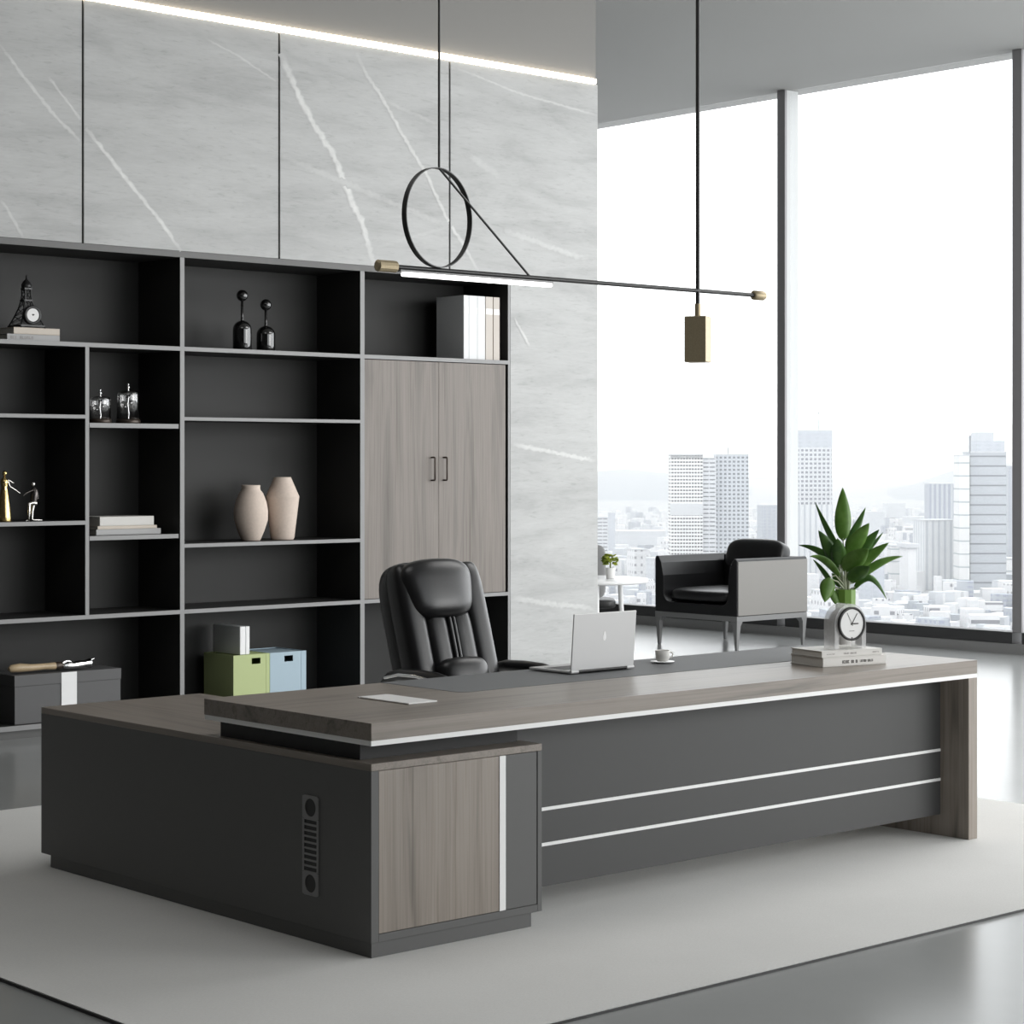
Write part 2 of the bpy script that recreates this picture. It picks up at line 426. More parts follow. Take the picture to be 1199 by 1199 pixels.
VEINS = [([(1.73, 4.012), (1.884, 3.844), (2.074, 3.65), (2.273, 3.495)], 0.018, 0.5), ([(2.046, 3.863), (2.273, 3.622)], 0.014, 0.5), ([(2.279, 3.602), (2.584, 3.299), (2.795, 3.093), (2.961, 2.9)], 0.02, 0.75), ([(1.73, 3.109), (1.774, 3.073), (1.878, 2.908)], 0.016, 0.4), ([(3.136, 4.235), (3.36, 4.169), (3.694, 4.026)], 0.012, 0.35), ([(3.714, 4.22), (3.835, 3.999), (3.992, 3.768), (4.131, 3.615), (4.2, 3.482), (4.285, 3.32), (4.377, 3.176), (4.47, 2.91)], 0.036, 0.75), ([(4.32, 4.298), (4.427, 4.142), (4.521, 4.051), (4.703, 3.814), (4.926, 3.547), (5.116, 3.243), (5.27, 3.078), (5.402, 2.897)], 0.022, 0.55), ([(5.192, 4.306), (5.786, 4.199), (6.533, 4.13)], 0.014, 0.4), ([(3.721, 3.558), (4.413, 3.388), (5.116, 3.214)], 0.03, 0.2), ([(5.309, 3.712), (5.584, 3.595)], 0.04, 0.2), ([(4.593, 4.003), (5.002, 3.904)], 0.02, 0.2), ([(5.721, 2.615), (5.867, 2.422)], 0.016, 0.5), ([(5.705, 1.725), (6.115, 1.666), (6.533, 1.605)], 0.024, 0.5), ([(5.705, 0.643), (6.115, 0.577), (6.533, 0.533)], 0.03, 0.35), ([(5.624, 3.222), (6.455, 3.065)], 0.03, 0.25), ([(4.485, 3.025), (5.131, 3.215)], 0.02, 0.12)]
for i, (pts, wd, st) in enumerate(VEINS): vein(pts, wd*.8, st*.75, i*.0001)
sw.attr = attr
struct('wall_back', sw, M['stone'])
bk = MB().box(-7.0, BX0-.002, YB+.12, 6.40, FZ, 4.40).box(BX1+.002, 6.54, YB+.12, 6.40, FZ, 4.40).box(BX0-.002, BX1+.002, YB+.12, 6.40, 2.905, 4.40)
bk.box(BX0-.002, BX1+.002, 6.20, 6.40, FZ, 2.905)
bk.box(-7.0, 6.54, YB+.02, 6.40, 4.40, CZ)
struct('wall_north', bk, M['bulk'])
jl = MB()
for x in joints: jl.box(x-.0079, x+.0079, YB+.012, YB+.1199, FZ if (x < BX0) else 2.9025, STZ)
struct('trim_1', jl, M['gap'])

# warm LED strip along the top of the stone
led = thing('cove_light', 'long warm white LED strip glowing along the top of the stone wall', 'light strip', (0, YB, 4.375))
obj('diffuser', MB().box(-6.9, 6.525, YB-.012, YB+.055, 4.357, 4.393), M['led'], led, bevel=.010, seg=3)
obj('back_profile', MB().box(-6.9, 6.52, YB+.056, YB+.118, 4.355, 4.395), M['gun'], led)

# window wall: panes between deep mullions
mull = [12.7, 10.36, 7.55, 4.96, 2.37, -.22, -2.81, -5.40]
ends = [13.0] + mull + [-6.9]
for i, (a, b) in enumerate(zip(ends[:-1], ends[1:])):
    e = link('window_%d' % (i+1), None); e['kind'] = 'structure'; e.location = (XW, (a+b)/2, 0); W[e] = Matrix.Translation(e.location)
    obj('pane', MB().box(XW+.075, XW+.083, b+.05, a-.05, .17, CZ-.005), M['pane'], e)
    obj('bottom_rail', MB().box(XW, XW+.15, b+(.0475 if i < 8 else 0), a-(.0475 if i else 0), .075, .172), M['frame_dk'], e)
    obj('sill_board', MB().box(XW-.004, XW+.16, b, a, FZ, .073), M['sill'], e)
    if i < 8:
        mu_ = obj('mullion', MB().box(XW, XW+.03, b-.047, b+.047, .1725, CZ-.001), M['mullion'], e, bevel=.002)
        obj('outer_fin', MB().box(XW+.0302, XW+.19, b-.045, b+.045, .1725, CZ-.001), M['fin'], mu_)
sm = [.5, 3.9, 7.3, 10.7]
for i, (a, b) in enumerate(zip(sm[:-1], sm[1:])):
    e = link('window_%d' % (i+10), None); e['kind'] = 'structure'; e.location = ((a+b)/2, -7.0, .17); W[e] = Matrix.Translation(e.location)
    obj('pane', MB().box(a+.05, b-.05, -7.01, -7.0, .19, CZ-.005), M['pane'], e)
    obj('mullion', MB().box(a, a+.09, -7.08, -6.93, .171, CZ-.001), M['mullion'], e)

# ------------------------------------------------------------------ the city outside
TOWERS = [
    (1462, 1384, 30.8, 26, 7.9, 0, 'rows_white', 'white office tower with dark window rows, left of the pair seen above the armchair'),
    (1480, 1371, 12.5, 24, 4.7, 0, 'grid_pale', 'narrow pale tower wedged between the two taller towers above the armchair'),
    (1502, 1362, 31.0, 26, 8.0, 0, 'grid_blue', 'grey-blue tower with small windows, right of the pair seen above the armchair'),
    (1630, 1373, 35.8, 34, 32.1, 14, 'grid_white', 'tall pale tower beside the left mullion of the middle window'),
    (1636, 1166, 33.0, 34, 10.1, 0, 'bands_blue', 'tall blue-grey tower with horizontal bands beside the right mullion'),
    (1609, 1172, 9.4, 26, 7.0, 0, 'bands_white', 'narrow white slab attached to the left of the tall banded tower'),
    (1891, 1405, 30.8, 30, -22.8, 0, 'stripes_blue', 'grey striped tower rising behind the white striped block'),
    (1641, 1226, 33.0, 30, -54.5, 10, 'stripes_white', 'white block with vertical stripes left of the tall banded tower'),
    (1538, 1179, 7.9, 22, -77.1, 10, 'plain_white', 'small white block with a flat cap left of the striped block'),
    (1648, 1280, 10.0, 20, -80.8, 0, 'bands_white', 'slim white banded block right of the desk plant'),
    (1404, 1114, 10.7, 26, -84.2, 16, 'plain_blue', 'pale blue low block just right of the desk plant'),
    (1226, 1007, 26.0, 30, -95.3, 12, 'dots_white', 'white near block with tiny windows behind the desk plant and clock'),
    (1976, 1730, 21.6, 28, -52.4, 8, 'plain_grey', 'grey tower just left of the left mullion behind the armchair'),
    (1680, 1724, 11.6, 24, -61.8, 10, 'grid_pale', 'pale tower at the edge of the stone wall'),
    (1899, 1929, 8.2, 22, -64.3, 0, 'plain_blue', 'thin blue-grey tower just right of the stone wall edge'),
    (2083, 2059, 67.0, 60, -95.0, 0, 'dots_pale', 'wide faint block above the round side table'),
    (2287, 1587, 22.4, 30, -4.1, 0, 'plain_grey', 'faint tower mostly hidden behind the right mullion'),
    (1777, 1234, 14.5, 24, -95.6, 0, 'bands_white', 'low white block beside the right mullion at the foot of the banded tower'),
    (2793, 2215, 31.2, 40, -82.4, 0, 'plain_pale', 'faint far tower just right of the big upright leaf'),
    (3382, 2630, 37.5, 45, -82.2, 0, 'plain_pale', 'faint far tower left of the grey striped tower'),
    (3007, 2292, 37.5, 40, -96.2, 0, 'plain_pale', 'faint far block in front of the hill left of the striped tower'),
    (1534, 1521, 12.9, 26, -88.4, 15, 'dots_white', 'low white block above the small plant on the round table'),
    (1478, 1437, 15.4, 26, -93.3, 15, 'dots_pale', 'low pale block at the left foot of the white office tower'),
]
RIDGE = [
    (5891, 6797, -68.4),
    (6244, 6481, -42.9),
    (6353, 6383, -28.3),
    (6543, 6213, -53.8),
    (6761, 6018, -119.5),
    (6870, 5921, -130.5),
    (6978, 5823, -170.6),
    (7087, 5726, -141.4),
    (7196, 5629, -119.5),
    (7277, 5556, -94.0),
    (7359, 5483, -53.8),
    (7424, 5424, -24.6),
    (7495, 5361, -13.7),
    (7628, 5242, 0.9),
    (7957, 4947, -68.4),
]
CG = -120.0                                  # street level far below the office
VA = 0.840724                                # the bearing of the view over the city
cg = bmesh.new()
ring = []
for rr in (150, 900, 2000, 4000, 8000, 16000):
    ring.append([cg.verts.new((-4.2+rr*math.cos(VA+a), -5.35+rr*math.sin(VA+a), CG)) for a in [math.radians(-34+68*k/24) for k in range(25)]])
for i in range(5):
    for k in range(24): cg.faces.new((ring[i][k], ring[i+1][k], ring[i+1][k+1], ring[i][k+1]))
cme = bpy.data.meshes.new('city_ground'); cg.to_mesh(cme); cg.free()
gt = NT('pale_city_streets'); gv = gt.coords((.02, .02, .02)); gvor = gt.n('ShaderNodeTexVoronoi'); gvor.inputs['Scale'].default_value = 1.3; gt.l(gv, gvor.inputs['Vector'])
gt.l(gt.ramp(gvor.outputs['Color'], [(.2, (.24,.25,.27)), (.8, (.36,.37,.38))]), gt.b.inputs['Base Color']); gt.b.inputs['Roughness'].default_value = .9
cme.materials.append(gt.m); cgo = link('ground', cme); cgo['kind'] = 'structure'

PALE, WHT, BLU, GRY, GLS = (.40,.42,.45), (.56,.57,.58), (.33,.355,.39), (.30,.32,.35), (.14,.15,.17)
FM = {
 'rows_white': facade('white_facade_dark_rows', (0.717,0.717,0.717), (.03,.03,.035), 2.75, 3.35, .72, .46),
 'grid_pale': facade('pale_facade_grid', (0.560,0.571,0.594), (.10,.105,.12), 6.0, 4.0, .85, .30),
 'grid_blue': facade('blue_grey_facade_grid', (0.470,0.493,0.526), (.10,.11,.13), 4.2, 3.9, .55, .48),
 'grid_white': facade('white_facade_grid', (0.582,0.594,0.616), (.17,.18,.21), 4.6, 4.4, .58, .5),
 'bands_blue': facade('blue_banded_glass', (0.403,0.426,0.459), (.16,.17,.19), 300, 9.0, 1.1, .16),
 'bands_white': facade('white_bands', (0.672,0.672,0.672), (.30,0.347,0.370), 300, 12.0, 1.1, .10),
 'stripes_blue': facade('grey_stripes', (0.448,0.470,0.493), (.27,.29,0.358), 5.2, 400, .5, 1.1),
 'stripes_white': facade('white_stripes', (0.627,0.638,0.650), (0.426,0.448,0.482), 6.0, 400, .35, 1.1),
 'plain_white': facade('white_render', (0.650,0.650,0.661), (0.582,0.594,0.605), 9, 4, .5, .5),
 'plain_blue': facade('pale_blue_render', (0.470,0.493,0.538), (0.403,0.431,0.470), 9, 4, .5, .5),
 'plain_grey': facade('pale_grey_render', (0.370,0.392,0.426), (.28,.30,0.370), 6, 4, .5, .5),
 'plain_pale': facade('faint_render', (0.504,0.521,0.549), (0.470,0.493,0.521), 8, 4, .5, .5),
 'dots_white': facade('white_small_windows', (0.650,0.650,0.661), (.22,.22,.24), 6.5, 7.5, .3, .35),
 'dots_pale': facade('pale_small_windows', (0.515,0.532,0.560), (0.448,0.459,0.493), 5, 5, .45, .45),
}
FM['roof'] = mat('pale_roof', (.50,.51,.53), .8); FM['mast'] = mat('mast_grey', (.20,.21,.23), .6)
for (x, y, wd, dp, top, rot, st, lab) in TOWERS:
    b = thing('building', lab, 'building', (x, y, CG), VA - PI/2 + math.radians(rot), 'city buildings outside')
    h = top - CG
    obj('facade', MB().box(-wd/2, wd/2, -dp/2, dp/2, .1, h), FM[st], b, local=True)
    obj('roof_slab', MB().box(-wd/2-.4, wd/2+.4, -dp/2-.4, dp/2+.4, h, h+1.2), FM['roof'], b, local=True)
    if st == 'rows_white':
        obj('blank_band', MB().box(-wd/2-.3, wd/2+.3, -dp/2-.5, -dp/2+1, h-57, h-46), FM['roof'], b, local=True)
        obj('roof_sign_wall', MB().box(-wd/2, wd/2, -dp/2, -dp/2+2, h-3, h+1), FM['roof'], b, local=True)
    if st == 'grid_blue': obj('mast', MB().box(-3, -2.2, -.4, .4, h+1.2, h+8), FM['mast'], b, local=True)
    if st == 'grid_white':
        obj('crown', MB().box(-wd/2-.2, wd/2+.2, -dp/2-.3, dp/2+.2, h-16, h-.1), FM['plain_blue'], b, local=True)
        obj('lower_block', MB().box(-wd/2-.3, wd/2+.3, -dp/2-.4, dp/2+.3, .2, h-73), FM['stripes_white'], b, local=True)
        obj('antenna', MB().box(10.2, 10.8, -.3, .3, h+1.2, h+20).box(6, 10.8, -.2, .2, h+18.6, h+19.2), FM['mast'], b, local=True)
    if st == 'bands_blue':
        obj('crown', MB().box(-wd/2+6, wd/2-1.2, -dp/2+1, dp/2-1, h+1.2, h+11), FM['plain_blue'], b, local=True)
        obj('crown', MB().box(-wd/2+7, wd/2-11, -dp/2+3, dp/2-3, h+11, h+19), FM['plain_pale'], b, local=True)
        obj('mast', MB().box(-wd/2-1.3, -wd/2+.4, -dp/2, -dp/2+1.5, h, h+16), FM['mast'], b, local=True)
    if st == 'plain_white': obj('cap', MB().box(-wd/2-2, wd/2+2, -dp/2-2, dp/2+2, h+1.2, h+5), FM['roof'], b, local=True)
rnd = random.Random(3); lr = MB(); kinds = []
for k in range(2600):
    d = 1350 + 3600*rnd.random()**1.5; a = VA - math.radians(rnd.uniform(-4, 16)); s = 4+10*rnd.random()
    x, y = -4.2+d*math.cos(a), -5.35+d*math.sin(a); h = rnd.uniform(4, 16)*(1+.4*rnd.random())
    if any((x-t_[0])**2+(y-t_[1])**2 < (s*1.3+max(t_[2], t_[3])*.75)**2 for t_ in TOWERS): continue
    lr.box(x-s*rnd.uniform(.4, .9), x+s*rnd.uniform(.4, .9), y-s*rnd.uniform(.4, .9), y+s*rnd.uniform(.4, .9), CG, CG+h, rot=RZ(rnd.uniform(0, 90)))
    kinds += [rnd.choice((0, 0, 1, 1, 2, 3))]*6
lo = obj('low_rise_buildings', lr, [FM['plain_white'], FM['dots_white'], FM['plain_pale'], FM['plain_grey']])
lo.data.polygons.foreach_set('material_index', kinds); lo['kind'] = 'stuff'
tag(lo, 'dense pale low-rise city blocks spread below the towers outside the window', 'city blocks')
hm = MB(); vs = []; fs = []
for (x, y, z) in RIDGE:
    dx, dy = x+4.2, y+5.35
    for s, zz in ((.72, CG-5), (.86, CG+(z-CG)*.55), (1.0, z), (1.12, CG+(z-CG)*.5), (1.3, CG-5)): vs.append((-4.2+dx*s, -5.35+dy*s, zz))
for i in range(len(RIDGE)-1):
    for k in range(4): fs.append((i*5+k, i*5+k+1, i*5+k+6, i*5+k+5))
hm.add(vs, fs, True)
hl = obj('hills', hm, mat('wooded_hill', (.17,.20,.235), .9, noise=.12, nscale=.01)); hl['kind'] = 'structure'
HAZE = 0.00017
if HAZE:
    hz = NT('thin_city_haze'); hz.t.nodes.remove(hz.b); vsn = hz.n('ShaderNodeVolumeScatter'); vsn.inputs['Density'].default_value = HAZE
    vsn.inputs['Color'].default_value = (.97, .985, 1, 1); vsn.inputs['Anisotropy'].default_value = 0.0
    hz.l(vsn.outputs[0], hz.out.inputs['Volume'])
    hb = MB(); pr = [(-4.2+700*math.cos(VA+a), -5.35+700*math.sin(VA+a)) for a in (math.radians(-34), math.radians(34))] + [(-4.2+11900*math.cos(VA+a), -5.35+11900*math.sin(VA+a)) for a in (math.radians(34), math.radians(-34))]
    hb.prism(pr, CG-2, 110, 'xy')
    ho = obj('haze', hb, hz.m); ho['kind'] = 'stuff'; tag(ho, 'thin pale haze lying over the distant city', 'haze'); ho['kind'] = 'stuff'


# ------------------------------------------------------------------ rug
rug = obj('rug', MB().box(-1.005, 4.165, -.945, 3.42, -.004, 0), M['rug'], at=(1.6, 1.2, FZ))
obj('dark_backing', MB().box(-1.008, 4.168, -.948, 3.423, FZ+.0003, -.0042), M['plastic'], rug)
tag(rug, 'large pale grey rug under the executive desk on the polished floor', 'rug')

# ------------------------------------------------------------------ side cabinet (the low wing of the desk)
cab = thing('side_cabinet', 'low charcoal cabinet with wood top and vent grille carrying the desk end', 'cabinet', (.37, 1.06, 0))
obj('cabinet_top', MB().box(0, .747, 0, 2.122, .603, .627), M['wood_y'], cab, bevel=.0015)
bd = MB()
bd.box(0, .031, 0, 2.122, .049, .6028).box(.727, .747, 0, 2.122, .049, .6028).box(.031, .727, .02, 2.122, .049, .075).box(.031, .727, 0, .02, .049, .0745)
bd.box(.031, .727, 2.10, 2.122, .075, .6028).box(.031, .727, .022, .04, .075, .6028)
obj('body', bd, M['grey'], cab, bevel=.0008, seg=1)
dr = obj('door_panel', MB().box(.033, .551, .002, .0215, .076, .6015), M['wood_z'], cab, bevel=.0008)
obj('trim_strip', MB().box(.5515, .579, -.001, .0215, .076, .6015), M['white'], cab)
obj('grey_panel', MB().box(.5795, .7245, .002, .0215, .076, .6015), M['grey'], cab, bevel=.0008)
obj('plinth', MB().box(.006, .702, .006, 2.058, .0002, .0488), M['grey'], cab)
vg = MB()                                    # vent grille: a flat plate with two round holes and nine slots
yc, z0, z1, hw = .324, .155, .488, .045
def plate_ring(mb, cy_, cz_, r, x0, x1, zl, zh):
    n = 28; out = []
    for k in range(n):
        a = 2*PI*k/n; ca, sa = math.cos(a), math.sin(a)
        sc = min(hw/abs(ca) if abs(ca) > 1e-6 else 9, ((zh-cz_) if sa > 0 else (cz_-zl))/abs(sa) if abs(sa) > 1e-6 else 9)
        out.append((cy_+ca*sc, cz_+sa*sc))
    inn = [(cy_+r*math.cos(2*PI*k/n), cz_+r*math.sin(2*PI*k/n)) for k in range(n)]
    vs = [(x0, *p) for p in out] + [(x0, *p) for p in inn] + [(x1, *p) for p in inn] + [(x1, *p) for p in out]
    fs = []
    for k in range(n):
        j = (k+1) % n
        fs += [(k, j, n+j, n+k), (n+k, n+j, 2*n+j, 2*n+k), (3*n+k, 3*n+j, j, k)]
    mb.add(vs, fs)
GX0, GX1 = -.004, -.0002
plate_ring(vg, yc, z1-.040, .030, GX0, GX1, z1-.078, z1); plate_ring(vg, yc, z0+.040, .030, GX0, GX1, z0, z0+.078)
zs0, zs1 = z0+.078, z1-.078
vg.box(GX0, GX1, yc-hw, yc-hw+.010, zs0, zs1).box(GX0, GX1, yc+hw-.010, yc+hw, zs0, zs1)
ns = 9; p = (zs1-zs0)/ns
for k in range(ns+1): vg.box(GX0, GX1, yc-hw+.010, yc+hw-.010, max(zs0, zs0+k*p-.0035), min(zs1, zs0+k*p+.0035))
gr = obj('vent_grille', vg, M['gun'], cab)
obj('vent_backing', MB().box(-.0012, -.0001, yc-hw+.002, yc+hw-.002, z0+.003, z1-.003), M['plastic'], gr)

# ------------------------------------------------------------------ executive desk
desk = thing('executive_desk', 'long grey oak executive desk with white edge strips and charcoal front panel', 'desk', (1.63, .48, 0))
obj('tabletop', MB().box(0, 3.263, 0, .964, .701, .758), M['wood_x'], desk, bevel=.0012)
obj('edge_strip', MB().box(.0015, 3.2615, .0015, .9625, .684, .7008), M['white'], desk)
obj('leg_panel', MB().box(3.202, 3.2625, .0, .964, .0002, .6838), M['wood_z'], desk, bevel=.0012)
mp = obj('modesty_panel', MB().box(.748, 3.2018, .147, .165, .091, .6838), M['grey_shaded'], desk)
for z in (.241, .367): obj('trim_strip', MB().box(.748, 3.2015, .1445, .1475, z-.006, z+.006), M['white'], mp)
obj('riser', MB().box(.032, .722, .10, .907, .6272, .6838), M['grey_dk'], desk)
# inlaid leather writing pad with a rounded front corner
r = .05; px0, px1, py0, py1 = .80, 3.262, .49, .9635
poly = [(px1, py0), (px1, py1), (px0, py1)] + [(px0+r-r*math.cos(a), py0+r-r*math.sin(a)) for a in [i*PI/2/8 for i in range(9)]]
obj('writing_pad', MB().prism(poly, .7581, .7592, 'xy'), M['mat_l'], desk)
gc = obj('cable_cover', MB().box(.418, .548, .325, .600, .7582, .7635), M['white'], desk, bevel=.002)
obj('cover_lip', MB().box(.418, .548, .605, .615, .7582, .7625), M['silver'], gc)

# ------------------------------------------------------------------ bookcase
bc = thing('bookcase', 'tall black built-in bookcase with grey edges and two wood doors', 'bookcase', (3.3, 5.93, FZ))
YK = 6.17; FT = .004                         # back of the shelves; thickness of the front edge band
def board(name, x0, x1, z0, z1, y0=YB, par=bc, em='case_edge'):
    o = obj(name, MB().box(x0, x1, y0+FT, YK, z0, z1), M['case'], par)
    obj('edge_band', MB().box(x0, x1, y0, y0+FT-.0002, z0, z1), M[em], o)
    return o
TOPZ = 2.90
obj('back_panel', MB().box(BX0+.002, 5.685, YK+.0005, YK+.022, .0, TOPZ), M['case'], bc)
board('top_board', BX0+.002, 5.685, 2.862, TOPZ, em='fascia')
for a, b in ((BX0+.002, .955), (2.955, 2.986), (4.356, 4.391), (5.664, 5.685)): board('upright', a, b, .066, 2.8615)
cols = ((.9555, 2.9545), (2.9865, 4.3555), (4.3915, 5.6635))
for a, b in cols:
    board('shelf', a, b, 2.285, 2.311); board('shelf', a, b, .662, .687); board('bottom_board', a, b, .036, .0655)
obj('plinth', MB().box(BX0+.002, 5.685, YB+.02, YB+.04, FZ+.0005, .0355), M['grey'], bc)
board('upright', 2.291, 2.3165, .6875, 2.2845)
board('shelf', .9555, 2.2905, 1.858, 1.880); board('shelf', .9555, 2.2905, 1.226, 1.250)
board('shelf', 2.3235, 2.9475, 1.805, 1.833, y0=YB+.006); board('shelf', 2.3235, 2.9475, 1.130, 1.156, y0=YB+.006)
board('shelf', 2.9865, 4.3555, 1.856, 1.877); board('shelf', 2.9865, 4.3555, 1.070, 1.093)
board('shelf', 4.3915, 5.6635, 1.45, 1.47, y0=YB+.05)
for x0, x1, hx in ((4.396, 5.0345, 4.971), (5.0375, 5.645, 5.078)):
    d = obj('door', MB().box(x0, x1, YB+.006, YB+.026, .690, 2.280), M['door_wood'], bc, bevel=.001)
    h = MB().tube([(hx, YB+.006, 1.475), (hx, YB-.028, 1.475), (hx, YB-.032, 1.48), (hx, YB-.032, 1.625), (hx, YB-.028, 1.63), (hx, YB+.006, 1.63)], .006, 8)
    obj('handle', h, M['bronze'], d)

# ------------------------------------------------------------------ things on the shelves
def book(label, x0, x1, y0, y1, z0, z1, cover, group=None, rot=0, spine='front', marks=None):
    """a closed book lying flat: cover boards and spine (front, -Y side), page block"""
    cx_, cy_ = (x0+x1)/2, (y0+y1)/2
    t = thing('book', label, 'book', (cx_, cy_, z0), rot, group)
    hx, hy, hz = (x1-x0)/2, (y1-y0)/2, z1-z0; th = .0035
    c = MB().box(-hx, hx, -hy, hy, 0, th).box(-hx, hx, -hy, hy, hz-th, hz).box(-hx, hx, -hy, -hy+th, th, hz-th)
    obj('cover', c, cover, t, local=True, bevel=.001, seg=1)
    obj('pages', MB().box(-hx+.004, hx-.004, -hy+th+.0005, hy-.004, th+.0003, hz-th-.0003), M['paper'], t, local=True)
    if marks:
        mk = MB()
        for a, b, za, zb in marks: mk.box(-hx+2*hx*a, -hx+2*hx*b, -hy-.0006, -hy-.0001, hz*za, hz*zb)
        obj('lettering', mk, marks_mat[0], t, local=True)
    return t
marks_mat = [M['ink_l']]
def letters(a, b, words, za, zb):
    """broken strokes of lettering too small to read"""
    rnd = random.Random(int(a*1000+za*77)); out = []; tot = sum(words)+len(words)-1; u = (b-a)/tot; p = a
    for n in words:
        for k in range(n):
            q = p+u*k
            out.append((q, q+u*.28, za, zb))
            if rnd.random() < .7: out.append((q+u*.28, q+u*.7, zb-(zb-za)*.25, zb))
            if rnd.random() < .6: out.append((q+u*.28, q+u*.7, za, za+(zb-za)*.25))
            if rnd.random() < .5: out.append((q+u*.52, q+u*.78, za, zb))
        p += u*(n+1)
    return out
book('light grey book at the bottom of the stack under the black tower clock', 1.835, 2.182, 5.80, 6.02, 2.3115, 2.352, M['cover_g'], 'books under the tower clock', marks=letters(.06, .5, [3, 6], .3, .7))
book('cream book lying on the grey book under the black tower clock', 1.878, 2.182, 5.80, 6.00, 2.3525, 2.392, M['cover_b'], 'books under the tower clock')

# black lattice tower with a round clock
tw = thing('tower_clock', 'small black lattice tower ornament with a white clock dial on top of two books', 'clock', (2.005, 5.88, 2.3925))
def tw_w(z): return .019 + .062*max(0, 1-z/.19)**1.5
lv = [0, .03, .07, .115, .165, .2, .235]
fr = MB()
for sx in (-1, 1):
    for sy in (-1, 1):
        fr.tube([(sx*tw_w(z), sy*tw_w(z), z) for z in lv], .0048, 6)
for z in (.012, .165, .235):
    a = tw_w(z); fr.box(-a-.006, a+.006, -a-.006, a+.006, z-.006, z+.004)
for i in range(len(lv)-1):
    a, b = tw_w(lv[i]), tw_w(lv[i+1])
    for s in (-1, 1):
        fr.tube([(-a, s*a, lv[i]), (b, s*b, lv[i+1])], .0022, 5); fr.tube([(a, s*a, lv[i]), (-b, s*b, lv[i+1])], .0022, 5)
        fr.tube([(s*a, -a, lv[i]), (s*b, b, lv[i+1])], .0022, 5); fr.tube([(s*a, a, lv[i]), (s*b, -b, lv[i+1])], .0022, 5)
obj('lattice', fr, M['black_metal'], tw, local=True)
obj('cupola', MB().lathe([(.028, .24), (.030, .246), (.030, .262), (.026, .264), (.022, .275), (.012, .285), (.006, .29), (.005, .31), (.0015, .316)], n=12), M['black_metal'], tw, local=True)
obj('clock_case', MB().lathe([(.056, 0), (.056, .022), (.0545, .026), (.0395, .026), (.0395, .020)], (-.012, -.075, .073), rot=RX(90), n=28), M['black_metal'], tw, local=True)
dl = obj('clock_dial', MB().lathe([(.039, 0), (.039, .002)], smooth=False, c=(-.012, -.0985, .073), rot=RX(90), n=28), M['dial'], tw, local=True)
obj('clock_hands', MB().ball((-.012, -.1015, .073), .004).box(-.019, -.012, -.1025, -.1015, .074, .079).box(-.012, -.004, -.1025, -.1015, .073, .079), M['ink'], dl, local=True)

# black bottle ornaments with ball stoppers
def bottle(label, x, y, h, r, rb):
    t = thing('bottle_ornament', label, 'ornament', (x, y, 2.3115), 0, 'black ball-topped bottles')
    bh = h*.525
    prof = [(r*.96, 0), (r, .006), (r, bh-.07)] + [(r*math.cos(a), bh-.07+.058*math.sin(a)) for a in [PI/2*i/8 for i in range(1, 8)]] + [(.011, bh-.010), (.0095, bh), (.0085, h-rb*2+.004)]
    obj('bottle_body', MB().lathe(prof), M['gloss_blk'], t, local=True)
    obj('ball_stopper', MB().ball((0, 0, h-rb), rb), M['gloss_blk'], t, local=True)
bottle('taller glossy black bottle ornament with ball stopper, left of its pair', 3.505, 5.82, .387, .060, .037)
bottle('shorter glossy black bottle ornament with ball stopper, right of its pair', 3.688, 5.82, .337, .060, .037)

# folders above the wood doors: three white, two beige
def folder(label, x0, x1, m, g):
    t = thing('binder', label, 'binder', ((x0+x1)/2, 5.86, 2.3115), 0, g)
    hw_ = (x1-x0)/2
    obj('cover', MB().box(-hw_, hw_, -.14, .155, 0, .442), m, t, local=True, bevel=.002)
    obj('spine_label', MB().box(-hw_+.004, hw_-.004, -.1412, -.1402, .318, .358), M['logo'], t, local=True)
for a, b, m, l in ((5.280, 5.327, 'folder_w', 'white binder at the left end of the row above the wood doors'), (5.3285, 5.405, 'folder_w', 'second white binder from the left above the wood doors'),
                   (5.4065, 5.476, 'folder_w', 'third white binder from the left, beside the beige ones'), (5.482, 5.548, 'folder_b', 'beige binder next to the white ones above the wood doors'), (5.5545, 5.612, 'folder_b', 'beige binder at the right end of the row above the wood doors')):
    folder(l, a, b, M[m], 'binders above the wood doors')

# glass domes on wooden bases
def cloche(label, x, y, h, r):
    t = thing('glass_dome', label, 'dome', (x, y, 1.8335), 0, 'glass domes on the narrow shelf')
    obj('base', MB().lathe([(r*1.02, 0), (r*1.05, .004), (r*1.05, .016), (r*1.0, .026), (r*.9, .028)]), M['bronze'], t, local=True)
    prof = [(r*.97, .0285), (r*.97, h*.86), (r*.93, h*.93), (r*.75, h*.97), (r*.3, h), (.006, h+.004)]
    g = obj('dome', MB().lathe(prof), M['cloche'], t, local=True)
    obj('knob', MB().ball((0, 0, h+.018), .012).ball((0, 0, h+.036), .007).tube([(0, 0, h), (0, 0, h+.01)], .006), M['chrome'], g, local=True)
    st = MB().tube([(0, 0, .0285), (.004, 0, h*.3), (-.004, 0, h*.6), (.004, .002, h*.8)], .006, 8).ball((.02, 0, h*.62), .010).ball((-.018, .01, h*.5), .009)
    obj('twig', st, M['chrome'], t, local=True)
cloche('shorter glass dome on the narrow shelf, left of its pair', 2.468, 5.82, .165, .066)
cloche('taller glass dome on the narrow shelf, right of its pair', 2.664, 5.82, .205, .072)

